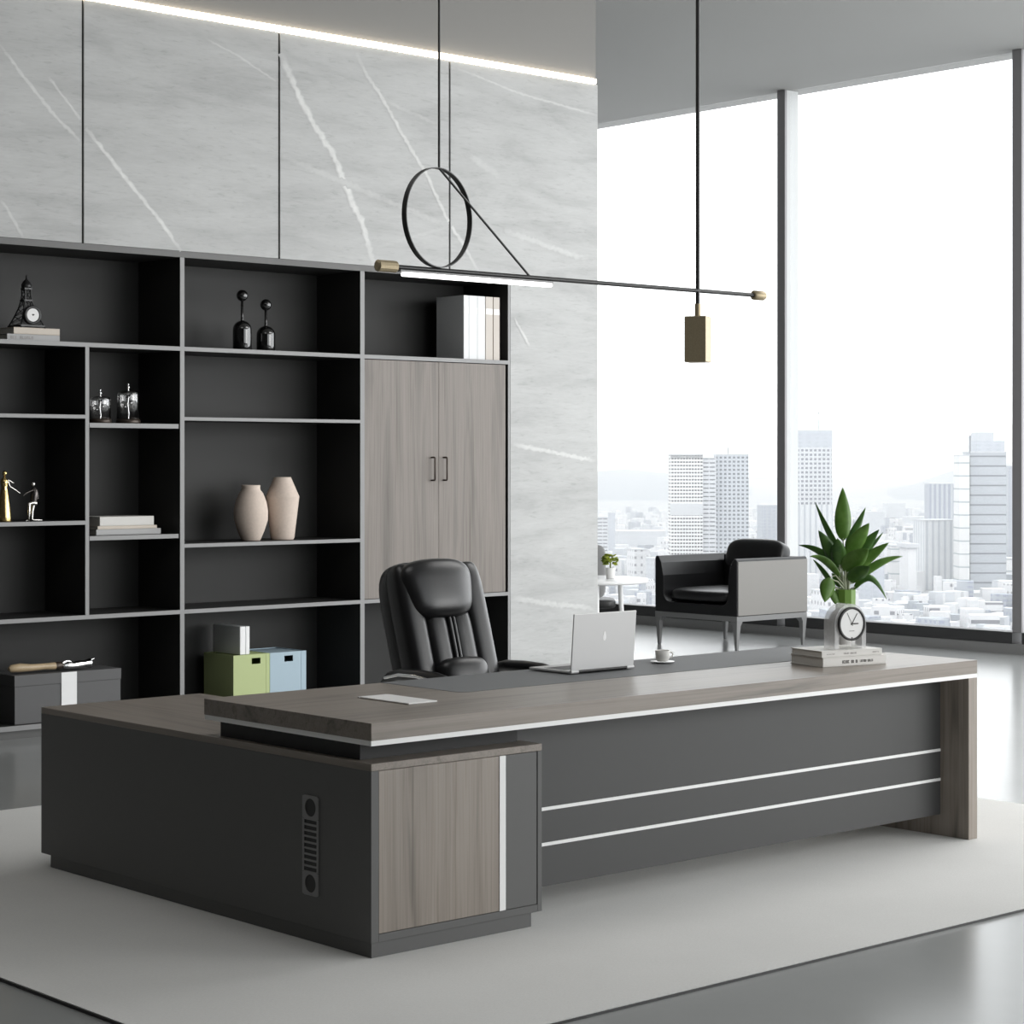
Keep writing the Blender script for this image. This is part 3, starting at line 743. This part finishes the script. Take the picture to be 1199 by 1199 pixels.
# figurines: woman and kneeling man
wf = thing('woman_figurine', 'gold figurine of a woman standing in a long dress', 'figurine', (1.790, 5.75, 1.2503))
prof = [(.040, 0), (.042, .006), (.038, .05), (.033, .10), (.026, .15), (.021, .18), (.017, .2), (.021, .222), (.023, .235), (.017, .25), (.008, .258), (.006, .266)]
obj('dress', MB().lathe(prof, n=24), M['gold'], wf, local=True)
obj('head', MB().ball((.002, 0, .283), .0135, sc=(1,1,1.15)), M['gold'], wf, local=True)
obj('arm', MB().tube([(.018, 0, .244), (.035, -.004, .238), (.055, -.006, .226)], [.006, .005, .0035], 8), M['steel'], wf, local=True)
obj('arm', MB().tube([(.018, -.01, .235), (.03, -.012, .205), (.065, -.012, .186), (.096, -.01, .166)], [.006, .005, .0045, .003], 8), M['steel'], wf, local=True)
mf = thing('man_figurine', 'dark metal figurine of a man kneeling on one knee with outstretched arm', 'figurine', (1.985, 5.755, 1.2503))
obj('torso', MB().tube([(-.004, 0, .112), (0, 0, .13), (.004, 0, .16), (.002, 0, .185), (-.004, 0, .198)], [.020, .021, .024, .021, .009], 14), M['dk_steel'], mf, local=True)
obj('head', MB().ball((-.006, 0, .219), .0135, sc=(1,1,1.15)), M['steel'], mf, local=True)
obj('leg', MB().tube([(.006, -.012, .106), (-.018, -.013, .110), (-.038, -.013, .105), (-.040, -.013, .06), (-.041, -.013, .012), (-.044, -.013, .0062), (-.060, -.013, .0045)], [.014, .013, .011, .0095, .007, .005, .003], 10), M['steel'], mf, local=True)
obj('leg', MB().tube([(.004, .012, .104), (-.006, .012, .06), (-.010, .012, .012), (.004, .012, .007), (.04, .012, .0068), (.06, .012, .0055)], [.014, .011, .009, .0065, .006, .004], 10), M['steel'], mf, local=True)
obj('arm', MB().tube([(-.014, -.014, .184), (-.035, -.012, .176), (-.055, -.01, .168), (-.075, -.008, .150)], [.007, .006, .005, .003], 8), M['dk_steel'], mf, local=True)
obj('arm', MB().tube([(.018, .012, .182), (.032, .012, .160), (.030, .008, .135), (.014, 0, .122)], [.007, .006, .005, .004], 8), M['dk_steel'], mf, local=True)

# three books on the lower narrow shelf
book('light grey book at the bottom of the stack on the lower narrow shelf', 2.415, 2.870, 5.775, 6.02, 1.1565, 1.192, M['cover_g'], 'books on the lower narrow shelf')
book('thin cream book in the middle of the stack on the lower narrow shelf', 2.425, 2.842, 5.775, 6.00, 1.1925, 1.212, M['cover_b'], 'books on the lower narrow shelf')
book('thick beige book on top of the stack on the lower narrow shelf', 2.440, 2.820, 5.775, 6.00, 1.2125, 1.268, M['cover_w'], 'books on the lower narrow shelf')

# two clay vases
v1 = obj('vase', MB().lathe([(.058, 0), (.062, .006), (.085, .06), (.108, .13), (.110, .19), (.100, .25), (.078, .305), (.062, .325), (.059, .34), (.061, .356), (.055, .358), (.052, .33)], n=40), M['clay'], at=(0,0,0), local=True)
v1.location = (3.600, 5.86, 1.0935); tag(v1, 'rounded beige vase with a short neck on the middle shelf', 'vase', 'beige vases')
v2 = obj('vase', MB().lathe([(.070, 0), (.073, .004), (.078, .02), (.109, .275), (.109, .283), (.058, .400), (.055, .408), (.050, .405), (.046, .38)], n=40), M['clay'], at=(0,0,0), local=True)
v2.location = (3.848, 5.86, 1.0935); tag(v2, 'taller angular beige vase with wide shoulders on the middle shelf', 'vase', 'beige vases')

# grey lidded box and the ornament on it
gb = thing('storage_box', 'wide charcoal lidded box with a white label on the bottom shelf', 'box', (2.203, 5.87, .066))
obj('box_body', MB().box(1.848, 2.558, 5.733, 6.06, .0662, .2865), M['gbox'], gb, bevel=.0015)
obj('lid', MB().box(1.845, 2.561, 5.730, 6.063, .287, .352), M['gbox'], gb, bevel=.0015)
obj('label_band', MB().box(2.153, 2.256, 5.7285, 5.7297, .12, .3515), M['logo'], gb)
kn = thing('carved_ornament', 'tan handled ornament with a chrome end lying on the charcoal box', 'ornament', (2.1, 5.80, .3525))
obj('handle', MB().tube([(1.846, 5.80, .385), (1.86, 5.80, .388), (1.92, 5.80, .390), (1.99, 5.80, .386), (2.08, 5.80, .387), (2.15, 5.80, .386)], [.012, .023, .026, .021, .019, .022], 14), M['tan'], kn)
obj('collar', MB().tube([(2.15, 5.80, .386), (2.165, 5.80, .386), (2.185, 5.80, .388), (2.20, 5.80, .386)], [.023, .026, .020, .016], 12), M['bronze'], kn)
obj('chrome_end', MB().tube([(2.20, 5.80, .382), (2.23, 5.80, .384), (2.27, 5.80, .381), (2.31, 5.80, .384), (2.35, 5.80, .388), (2.385, 5.80, .388), (2.39, 5.80, .388)], [.016, .027, .022, .026, .020, .032, .014], 12).tube([(2.375, 5.80, .400), (2.40, 5.80, .410), (2.415, 5.80, .414)], [.008, .005, .003], 8).tube([(2.19, 5.80, .393), (2.21, 5.80, .408), (2.24, 5.80, .412), (2.26, 5.80, .402)], .006, 8), M['chrome'], kn)

# green and blue magazine boxes with white folders
def magbox(label, x0, x1, m, hole, fx):
    t = thing('magazine_box', label, 'box', ((x0+x1)/2, 5.91, .066), 0, 'coloured cardboard boxes')
    b = MB().box(x0, x1, 5.745, 5.748, .0662, .30).box(x0, x1, 5.745, 6.08, .0662, .069).box(x0, x0+.003, 5.748, 6.08, .069, .374).box(x1-.003, x1, 5.748, 6.08, .069, .374).box(x0+.003, x1-.003, 6.077, 6.08, .069, .374)
    hx0, hx1 = hole-.034, hole+.034            # hand hole near the top edge
    b.box(x0, hx0, 5.745, 5.748, .30, .374).box(hx1, x1, 5.745, 5.748, .30, .374).box(hx0, hx1, 5.745, 5.748, .30, .312).box(hx0, hx1, 5.745, 5.748, .350, .374)
    obj('carton', b, m, t)
    obj('flap', MB().box(x0+.0035, x1-.0035, 5.7485, 6.0765, .366, .369), m, t)
    obj('side_strip', MB().box(fx, x1, 5.7435, 5.7448, .0662, .374), m, t)
magbox('light green cardboard box with a hand hole on the bottom shelf', 3.387, 3.664, M['green_b'], 3.56, 3.638)
magbox('pale blue cardboard box with a hand hole beside the green one', 3.668, 3.953, M['blue_b'], 3.815, 3.914)
def wfold(label, x0, x1):
    t = thing('folder', label, 'folder', ((x0+x1)/2, 5.90, .3745), 0, 'white folders on the green box')
    obj('cover', MB().box(x0, x1, 5.765, 6.07, .3746, .553), M['folder_w'], t, bevel=.0015)
    obj('pages', MB().box(x0+.004, x1-.004, 5.7642, 5.7649, .378, .549), M['logo'], t)
wfold('white folder standing on the green box, thicker left one', 3.450, 3.492); wfold('white folder standing on the green box, thinner right one', 3.4935, 3.524)

# ------------------------------------------------------------------ office chair
och = thing('executive_chair', 'black padded leather executive chair behind the desk', 'chair', (1.80, 1.66, 0))
CXc = 1.775; TL = -17
RB = RX(TL)
def bp(x, h, d):                             # point on the reclined back: x across, h up the back, d towards the sitter
    q = RB @ Vector((0, -d, h)); return (CXc+x, 1.70+q.y, .60+q.z)
L_ = M['leather']
obj('backrest', MB().super(bp(0, .265, -.05), (.242, .055, .325), .42, .35, RB), L_, och)
for s in (-1, 1):
    obj('side_bolster', MB().super(bp(s*.180, .25, .02), (.066, .070, .315), .40, .75, RB), L_, och)
obj('head_pillow', MB().super(bp(-.030, .440, .055), (.185, .085, .135), .55, .75, RB, fn=lambda q: Vector((q.x*(1+1.0*(q.z+.01)), q.y, q.z - .25*q.x*q.x))), L_, och)
lm = MB()
for s in (-1, 1): lm.super(bp(s*.068, .19, .035), (.066, .060, .185), .5, .8, RB)
obj('lumbar_pad', lm, L_, och)
rg = MB()
for s in (-1, 1): rg.super(bp(s*.011, .205, .082), (.012, .016, .155), .6, .9, RB)
obj('centre_ridge', rg, L_, och)
obj('lower_pad', MB().super(bp(0, .05, .085), (.135, .07, .075), .6, .7, RB), L_, och)
obj('seat', MB().super((CXc, 1.43, .50), (.265, .27, .075), .4, .45), L_, och)
for s in (-1, 1):
    x = CXc+s*.305
    a = obj('armrest', MB().tube([(x, 1.80, .645), (x, 1.75, .675), (x, 1.68, .690), (x, 1.56, .694), (x, 1.44, .692), (x, 1.34, .680), (x, 1.26, .660)], [.012, .022, .026, .027, .026, .021, .006], 14), L_, och)
    obj('arm_bracket', MB().tube([(x, 1.74, .655), (x-s*.005, 1.77, .60), (x-s*.02, 1.72, .50), (x-s*.06, 1.6, .47), (x-s*.02, 1.46, .52), (x, 1.42, .60), (x, 1.44, .66)], .014, 10), M['chrome'], a)
    obj('chrome_rail', MB().tube([(x+s*.020, 1.76, .672), (x+s*.025, 1.66, .692), (x+s*.025, 1.55, .694), (x+s*.022, 1.44, .684), (x+s*.012, 1.37, .668)], .0075, 8), M['chrome'], a)
obj('gas_lift', MB().tube([(CXc, 1.48, .13), (CXc, 1.48, .30)], .032, 16).tube([(CXc, 1.48, .30), (CXc, 1.48, .43)], .022, 16), M['chrome'], och)
obj('seat_plate', MB().box(CXc-.12, CXc+.12, 1.36, 1.62, .41, .44), M['plastic'], och)
for k in range(5):
    a = 2*PI*k/5+.3; ex, ey = CXc+.30*math.cos(a), 1.48+.30*math.sin(a)
    lg = obj('base_arm', MB().tube([(CXc+.02*math.cos(a), 1.48+.02*math.sin(a), .135), (ex, ey, .085)], [.030, .018], 10), M['chrome'], och)
    obj('caster', MB().lathe([(.028, -.022), (.030, -.018), (.030, .018), (.028, .022)], (ex, ey, .031), 16, rot=RZ(math.degrees(a)+90) @ RY(90)).tube([(ex, ey, .05), (ex, ey, .08)], .008, 8), M['plastic'], lg)

# ------------------------------------------------------------------ laptop
lp = thing('laptop', 'open silver laptop seen from behind on the desk pad', 'laptop', (1.71, .81, .7594))
lb = obj('base', MB().box(1.536, 1.885, .695, .935, .7622, .7725), M['silver'], lp, bevel=.004, seg=3)
obj('keyboard', MB().box(1.556, 1.865, .745, .865, .7726, .7732), M['keys'], lb)
for fx in (1.56, 1.84):
    for fy in (.705, .905): obj('foot_pad', MB().box(fx, fx+.02, fy, fy+.02, .7594, .7622), M['plastic'], lb)
rl = RX(4.5); hp = Vector((1.7105, .690, .7665))
def tilt(mb): mb.v = [rl @ (p-hp) + hp for p in mb.v]; return mb
ld = obj('lid', tilt(MB().box(1.536, 1.885, .687, .6935, .7735, 1.000)), M['silver'], lp, bevel=.003, seg=3)
hb = MB()
for a, b in ((1.536, 1.575), (1.846, 1.885)): hb.tube([(a, .690, .7695), (b, .690, .7695)], .0072, 12)
obj('hinge', hb, M['silver'], ld)
obj('hinge_bar', MB().tube([(1.5755, .691, .769), (1.8455, .691, .769)], .0055, 12), M['plastic'], ld)
obj('screen', tilt(MB().box(1.545, 1.876, .6936, .6940, .785, .992)), M['screen'], ld)
lg = MB(); n = 24
cxl, czl = 1.7105, .905
pts = [(cxl + .008*math.cos(2*PI*k/n)*(1 - .35*math.sin(2*PI*k/n)), czl + .019*math.sin(2*PI*k/n)) for k in range(n)]
obj('lid_mark', tilt(lg.prism(pts, .6862, .6869, 'xz')), M['logo'], ld)

# ------------------------------------------------------------------ cup and saucer
cu = thing('coffee_cup', 'small white coffee cup on a saucer behind the laptop', 'cup', (2.16, .79, .7668))
obj('cup_body', MB().lathe([(.022, 0), (.024, .003), (.029, .014), (.031, .046), (.0285, .046), (.026, .016), (.006, .008)]), M['cover_w'], cu, local=True)
obj('handle', MB().tube([(.028, -.006, .036), (.042, -.012, .036), (.048, -.014, .026), (.042, -.012, .016), (.027, -.006, .014)], .0035, 8), M['cover_w'], cu, local=True)
sa = obj('saucer', MB().lathe([(.026, 0), (.028, .001), (.050, .0065), (.051, .0075), (.030, .004), (.005, .003)]), M['pot_w'], at=(0,0,0), local=True)
sa.location = (2.16, .79, .7594); tag(sa, 'white saucer under the small coffee cup on the desk', 'saucer')

# ------------------------------------------------------------------ desk books and clock
B0 = Vector((2.70, .295, .7582)); BR = math.radians(-12)
marks_mat[0] = M['ink']
bl = letters(.30, .56, [5, 2, 2], .30, .62) + letters(.58, .79, [6, 5], .34, .60)
book('thicker white book with dark lettering at the bottom of the desk stack', 2.70-.166, 2.70+.166, .295-.11, .295+.11, .7583, .797, M['cover_w'], 'white books under the desk clock', BR, marks=bl)
marks_mat[0] = M['ink_l']
book('white book with faint grey lettering directly under the desk clock', 2.69-.158, 2.69+.158, .295-.103, .295+.105, .7975, .824, M['cover_w'], 'white books under the desk clock', BR, marks=letters(.08, .22, [7], .38, .55)+letters(.36, .58, [5, 6], .36, .62)+letters(.84, .95, [6], .40, .58))
ck = thing('desk_clock', 'round desk clock in a clear acrylic arch stand on white books', 'clock', (2.705, .262, .8243), BR)
def arch_prof(ro, h, n=24): return [(ro, 0)] + [(ro*math.cos(PI*k/n), h-ro+ro*math.sin(PI*k/n)) for k in range(n+1)] + [(-ro, 0)]
hh, ro, ri = .186, .082, .060
o1 = [(ro, .0)] + [(ro*math.cos(PI*k/24), hh-ro+ro*math.sin(PI*k/24)) for k in range(25)] + [(-ro, 0)]
i1 = [(ri, .0)] + [(ri*math.cos(PI*k/24), hh-ro+ri*math.sin(PI*k/24)) for k in range(25)] + [(-ri, 0)]
st = MB(); n = len(o1); d0, d1 = -.036, .036
vs = [(a, d0, b) for a, b in o1] + [(a, d0, b) for a, b in i1] + [(a, d1, b) for a, b in o1] + [(a, d1, b) for a, b in i1]
fs = []
for k in range(n-1): fs += [(k, k+1, n+k+1, n+k), (2*n+k, 3*n+k, 3*n+k+1, 2*n+k+1), (k, 2*n+k, 2*n+k+1, k+1), (n+k, n+k+1, 3*n+k+1, 3*n+k)]
fs += [(0, n, 3*n, 2*n), (n-1, 3*n-1, 4*n-1, 2*n-1)]
st.add(vs, fs)
obj('arch_stand', st, M['acryl'], ck, local=True)
czk = hh-ro
cc = obj('clock_case', MB().lathe([(.0595, 0), (.0595, .066), (.054, .068)], (0, .036, czk), rot=RX(90), n=40), M['tin'], ck, local=True)
obj('bezel', MB().lathe([(.062, 0), (.070, .002), (.070, .012), (.061, .012), (.061, .004)], (0, -.0365, czk), rot=RX(90), n=48), M['plastic'], ck, local=True)
dl = obj('dial', MB().lathe([(.0608, 0), (.0608, .002)], (0, -.043, czk), rot=RX(90), n=48, smooth=False), M['dial'], ck, local=True)
def hand(ang, l, w_, back=.006):
    d = Vector((math.sin(ang), 0, math.cos(ang))); e = Vector((math.cos(ang), 0, -math.sin(ang))); c = Vector((0, -.0456, czk))
    m_ = MB(); q = []
    for y in (0, -.0008):
        q += [c+Vector((0, y, 0))-d*back-e*w_, c+Vector((0, y, 0))-d*back+e*w_, c+Vector((0, y, 0))+d*l+e*w_*.8, c+Vector((0, y, 0))+d*l-e*w_*.8]
    return m_.add(q, [(0,1,2,3), (7,6,5,4), (0,4,5,1), (1,5,6,2), (2,6,7,3), (3,7,4,0)])
obj('hour_hand', hand(math.radians(90), .034, .0030), M['ink'], dl, local=True)
obj('minute_hand', hand(math.radians(33), .050, .0020), M['ink'], dl, local=True)
obj('second_hand', hand(math.radians(-29), .053, .0008, .010), M['ink'], dl, local=True)
mk = MB().box(-.003, .003, -.0462, -.0451, czk-.0605, czk-.0555)
for k in range(6): mk.box(-.013+k*.0045, -.010+k*.0045, -.0455, -.0451, czk-.031, czk-.0285)
obj('dial_marks', mk, M['ink'], dl, local=True)

# ------------------------------------------------------------------ potted plant on the desk
PX, PY = 2.998, .498
pl = thing('potted_plant', 'leafy green plant in a small pot at the right end of the desk', 'plant', (PX, PY, .7594))
obj('white_pot', MB().lathe([(.034, 0), (.036, .004), (.052, .15), (.054, .17), (.048, .172), (.040, .16)], n=32), M['pot_w'], pl, local=True)
obj('green_pot', MB().lathe([(.030, .10), (.0445, .2), (.0455, .286), (.041, .288), (.038, .27)], n=10, smooth=False), M['pot_g'], pl, local=True)
obj('soil', MB().lathe([(.037, .262), (.037, .272), (.004, .276)], n=20), M['soil'], pl, local=True)
RV = Vector((.7452, -.6669, 0)); FV = Vector((.6669, .7452, 0))    # across and along the length of the room's diagonal
def at3(a, d, z): return RV*a + FV*d + Vector((0, 0, z))
def leaf(a0, z0, d0, a1, z1, d1, bow, wid, m, twist=0.0, petiole=True, droop=0):
    p0, p1 = at3(a0, d0, z0), at3(a1, d1, z1); mid = (p0+p1)/2 + Vector((0, 0, bow)); n = 14
    mb = MB(); vs = []; fs = []
    for i in range(n+1):
        t = i/n; q = p0*(1-t)**2 + mid*2*t*(1-t) + p1*t*t
        tg = ((mid-p0)*(1-t)*2 + (p1-mid)*2*t).normalized()
        side = tg.cross(FV)
        side = (side if side.length > .05 else RV).normalized(); nor = side.cross(tg).normalized()
        s2 = (side*math.cos(twist) + nor*math.sin(twist)).normalized(); up = s2.cross(tg).normalized()
        wv = wid/2*(math.sin(PI*min(1, t**.72))**.85)*(1 if t < .97 else .5) + .0006
        fold = .28*wv
        for k, h in ((-1, fold), (-.55, fold*.35), (0, 0), (.55, fold*.35), (1, fold)):
            vs.append(q + s2*(k*wv) + up*h)
    for i in range(n):
        for k in range(4): fs.append((i*5+k, i*5+k+1, i*5+k+6, i*5+k+5))
    mb.add(vs, fs, True)
    o = obj('leaf', mb, m, pl, local=True)
    so = o.modifiers.new('thickness', 'SOLIDIFY'); so.thickness = .0012
    if petiole:
        c0 = at3(random.uniform(-.014, .014), random.uniform(-.012, .012), .268)
        obj('stem', MB().tube([c0, (c0*.45+p0*.55)+Vector((0, 0, .012)), p0+(mid-p0)*.12], [.0048, .004, .0025], 7), M['stem'], o, local=True)
U = .0037                                    # metres for one measured unit of the leaf chart
def lf(x0, y0, x1, y1, w_, bow=0, dd=0, m='leaf', tw=0.0, d0=0.0, pet=True):
    leaf((x0-990)*U, (768-y0)*U, d0, (x1-990)*U, (768-y1)*U, dd, bow*U, w_*U, M[m], tw, pet)
lf(987, 634, 988, 571, 19, 0, .03, 'leaf_l', .15)
lf(990, 642, 1018, 595, 10, -3, .10, 'leaf', .3)
lf(983, 646, 956, 588, 10, -10, .05, 'leaf', .9)
lf(984, 668, 957, 621, 16, 4, -.03, 'leaf', .2)
lf(984, 668, 936, 639, 10, 13, .02, 'leaf', .7)
lf(984, 678, 946, 651, 10, 15, -.06, 'leaf_l', .6)
lf(977, 690, 954, 656, 8, 3, .06, 'leaf', .8)
lf(992, 654, 1014, 612, 20, 2, -.08, 'leaf_l', -.2)
lf(995, 664, 1028, 620, 15, 3, -.03, 'leaf', .1)
lf(1002, 658, 1039, 624, 7, -2, .10, 'leaf', .8)
lf(995, 670, 1038, 635, 14, 2, -.06, 'leaf_l', .3)
lf(997, 684, 1058, 652, 11, 15, .02, 'leaf_l', .6)
lf(988, 670, 1011, 641, 23, 2, -.13, 'leaf_l', -.1)
lf(983, 664, 978, 630, 18, 2, -.06, 'leaf', .1)
lf(994, 682, 1013, 662, 19, 2, -.12, 'leaf', -.2)
lf(999, 692, 1037, 702, 10, 42, -.03, 'leaf', .6)
lf(969, 675, 962, 704, 18, 0, -.09, 'leaf_l', .1, d0=-.07)
lf(972, 689, 982, 712, 10, 0, -.04, 'leaf_l', .3, d0=-.03)
lf(985, 688, 975, 672, 10, 2, .03, 'leaf', .4)
obj('stem', MB().tube([at3(0, .0, .268), at3(-.012, -.01, .31), at3(-.05, -.05, .35), at3(-.078, -.068, .345)], [.004, .0035, .003, .002], 7), M['stem'], pl, local=True)

# ------------------------------------------------------------------ pendant light over the desk
LY = .5
ln = thing('pendant_light', 'black linear pendant with a ring, brass ends and brass weight above the desk', 'pendant light', (1.4, LY, CZ))
bm_ = 2.293
obj('beam', MB().tube([(.50, LY, bm_), (2.40, LY, bm_)], .0085, 10), M['black_metal'], ln)
obj('end_cap', MB().tube([(.415, LY, bm_), (.42, LY, bm_), (.50, LY, bm_), (.505, LY, bm_)], [.014, .021, .021, .014], 12, smooth=False), M['brass'], ln)
obj('end_cap', MB().tube([(2.40, LY, bm_), (2.405, LY, bm_), (2.46, LY, bm_), (2.47, LY, bm_)], [.014, .020, .020, .015], 16), M['brass'], ln)
lb_ = obj('light_bar', MB().box(.515, 1.255, LY-.012, LY+.012, bm_-.016, bm_-.009), M['gun'], ln)
obj('light_tube', MB().box(.535, 1.250, LY-.014, LY+.014, bm_-.031, bm_-.0165), M['tube'], lb_, bevel=.004)
rc = Vector((.695, LY, bm_+.0085+.181)); ra = math.radians(8.9); rm = MB(); n = 72
vs = []; fs = []
for k in range(n):
    a = 2*PI*k/n; e = Vector((math.cos(ra), math.sin(ra), 0)); q = Vector((-math.sin(ra), math.cos(ra), 0)); u = Vector((0, 0, 1))
    for rr, dd in ((.1775, -.011), (.181, -.011), (.181, .011), (.1775, .011)):
        vs.append(rc + (e*math.cos(a) + u*math.sin(a))*rr + q*dd)
for k in range(n):
    j = (k+1) % n
    for i in range(4): fs.append((k*4+i, k*4+(i+1) % 4, j*4+(i+1) % 4, j*4+i))
rm.add(vs, fs); obj('ring', rm, M['black_metal'], ln)
obj('brace_rod', MB().tube([(.702, LY, rc.z+.180), (1.145, LY, bm_+.004)], .0045, 8), M['black_metal'], ln)
obj('suspension_rod', MB().tube([(.702, LY, rc.z+.180), (.702, LY, CZ-.002)], .0045, 8), M['black_metal'], ln)
obj('suspension_rod', MB().tube([(2.065, LY, 2.235), (2.065, LY, CZ-.002)], .0085, 10), M['black_metal'], ln)
obj('brass_weight', MB().prism([(2.065+.0505*math.cos(PI/2*k+PI/4+.50)*1.25, LY+.0505*math.sin(PI/2*k+PI/4+.50)*1.25) for k in range(4)], 2.003, 2.188, 'xy'), M['brass'], ln, bevel=.002)
obj('weight_neck', MB().tube([(2.065, LY, 2.188), (2.065, LY, 2.240)], .0125, 14), M['brass'], ln)
obj('ceiling_rose', MB().lathe([(.05, -.022), (.055, -.018), (.055, 0)], (2.065, LY, CZ)), M['black_metal'], ln)
obj('ceiling_rose', MB().lathe([(.05, -.022), (.055, -.018), (.055, 0)], (.702, LY, CZ)), M['black_metal'], ln)

# ------------------------------------------------------------------ armchair by the window
AX, AY = 9.19, 6.72                          # front right foot corner
ac = thing('armchair', 'black leather armchair with taupe outer sides on tapered metal legs by the window', 'armchair', (9.65, 7.205, FZ))
D, WD = .915, .97
def rounded(cx_, cz_, r, a0, a1, n=8): return [(cx_+r*math.cos(a0+(a1-a0)*i/n), cz_+r*math.sin(a0+(a1-a0)*i/n)) for i in range(n+1)]
zb, zt = .282, .772
prof = [(AY, zb), (AY, zt-.02)] + [(AY+.012, zt), (AY+.035, zt)]
prof += [(AY+.075, zt-.06), (AY+.100, zt-.17), (AY+.105, .46)] + rounded(AY+.185, .45, .08, PI, 1.5*PI)
prof += rounded(AY+WD-.185, .45, .08, 1.5*PI, 2*PI) + [(AY+WD-.105, .46), (AY+WD-.100, zt-.17), (AY+WD-.075, zt-.06), (AY+WD-.035, zt), (AY+WD-.012, zt), (AY+WD, zt-.02), (AY+WD, zb)]
obj('shell', MB().prism(prof, AX, AX+D-.0, 'yz'), L_, ac, bevel=.006, seg=3)
obj('back_panel', MB().box(AX+D-.12, AX+D-.001, AY+.09, AY+WD-.09, .40, zt-.005), L_, ac, bevel=.01, seg=3)
obj('side_panel', MB().box(AX+.012, AX+D-.002, AY-.006, AY+.002, zb+.004, zt-.024), M['taupe'], ac, bevel=.003)
obj('side_panel', MB().box(AX+.012, AX+D-.002, AY+WD-.002, AY+WD+.006, zb+.004, zt-.024), M['taupe'], ac, bevel=.003)
obj('seat_cushion', MB().super((AX+.40, AY+WD/2, .435), (.39, .374, .066), .5, .35), L_, ac)
obj('back_cushion', MB().super((AX+.775, AY+.455, .765), (.078, .335, .150), .6, .35, RY(18)), L_, ac)
fm = MB().box(AX, AX+D, AY, AY+.035, .236, .281).box(AX, AX+D, AY+WD-.035, AY+WD, .236, .281).box(AX, AX+.035, AY+.035, AY+WD-.035, .236, .281).box(AX+D-.035, AX+D, AY+.035, AY+WD-.035, .236, .281)
obj('base_frame', fm, M['gun'], ac, bevel=.002)
for sx in (0, 1):
    for sy in (0, 1):
        ox, oy = AX+sx*D, AY+sy*WD; ix, iy = (1-2*sx), (1-2*sy)
        def sq(a, b, z): return [(ox+ix*a, oy+iy*a, z), (ox+ix*b, oy+iy*a, z), (ox+ix*b, oy+iy*b, z), (ox+ix*a, oy+iy*b, z)]
        vs = sq(0, .075, .2358) + sq(.003, .052, .20) + sq(.016, .038, FZ+.0005)
        fs = [(0,1,2,3), (11,10,9,8)] + [(i*4+k, i*4+(k+1) % 4, i*4+4+(k+1) % 4, i*4+4+k) for i in (0, 1) for k in range(4)]
        obj('leg', MB().add(vs, fs), M['gun'], ac, bevel=.002)

# ------------------------------------------------------------------ side table, small plant and chair behind the wall end
TX, TY = 7.22, 6.44
st_ = thing('side_table', 'white round table partly hidden behind the end of the stone wall', 'table', (TX, TY, FZ))
obj('table_top', MB().lathe([(.40, .660), (.425, .664), (.430, .672), (.430, .690), (.427, .694), (.42, .695)], (TX, TY, 0), 64), M['table_w'], st_)
for k in range(3):
    a = 2*PI*k/3 + 1.95
    obj('leg', MB().tube([(TX+.26*math.cos(a), TY+.26*math.sin(a), .661), (TX+.30*math.cos(a), TY+.30*math.sin(a), FZ+.0005)], [.020, .018], 12), M['table_w'], st_)
sp_ = thing('succulent_pot', 'tiny yellow-green plant in a white pot on the round table', 'plant', (7.30, 6.33, .6955))
obj('pot', MB().lathe([(.030, 0), (.033, .003), (.040, .078), (.040, .082), (.035, .082), (.033, .07)], n=24), M['pot_w'], sp_, local=True)
lv_ = MB()
for k in range(46):
    a = random.uniform(0, 2*PI); h = random.uniform(.02, .10); r_ = .05*math.sin(PI*min(1, (h+.01)/.125))+.006
    c_ = Vector((r_*math.cos(a), r_*math.sin(a), .085+h)); rt = Euler((random.uniform(-.6, .6), random.uniform(-.6, .6), a)).to_matrix()
    lv_.super(c_, (.026, .018, .006), 1, 1, rt, 10, 6)
lv_.tube([(0, 0, .072), (0, 0, .15)], .006, 6)
obj('leaves', lv_, M['leaf_s'], sp_, local=True)
gc_ = thing('task_chair', 'grey backed office chair half hidden by the end of the stone wall', 'chair', (7.95, 7.25, FZ))
obj('backrest', MB().super((7.81, 7.13, .70), (.16, .035, .22), .35, .3, RZ(-42)), M['chair_gr'], gc_)
obj('seat', MB().super((7.97, 7.27, .43), (.22, .22, .04), .35, .35, RZ(-42)), M['plastic'], gc_)
obj('back_bracket', MB().tube([(7.85, 7.14, .55), (7.89, 7.19, .42), (7.97, 7.27, .38)], .018, 10), M['plastic'], gc_)
obj('gas_lift', MB().tube([(7.97, 7.27, .07), (7.97, 7.27, .40)], .025, 12), M['chrome'], gc_)
for k in range(5):
    a = 2*PI*k/5+.2; ex, ey = 7.97+.27*math.cos(a), 7.27+.27*math.sin(a)
    lg = obj('base_arm', MB().tube([(7.97, 7.27, .09), (ex, ey, .065)], [.026, .016], 10), M['plastic'], gc_)
    obj('caster', MB().ball((ex, ey, FZ+.031), .030), M['plastic'], lg)
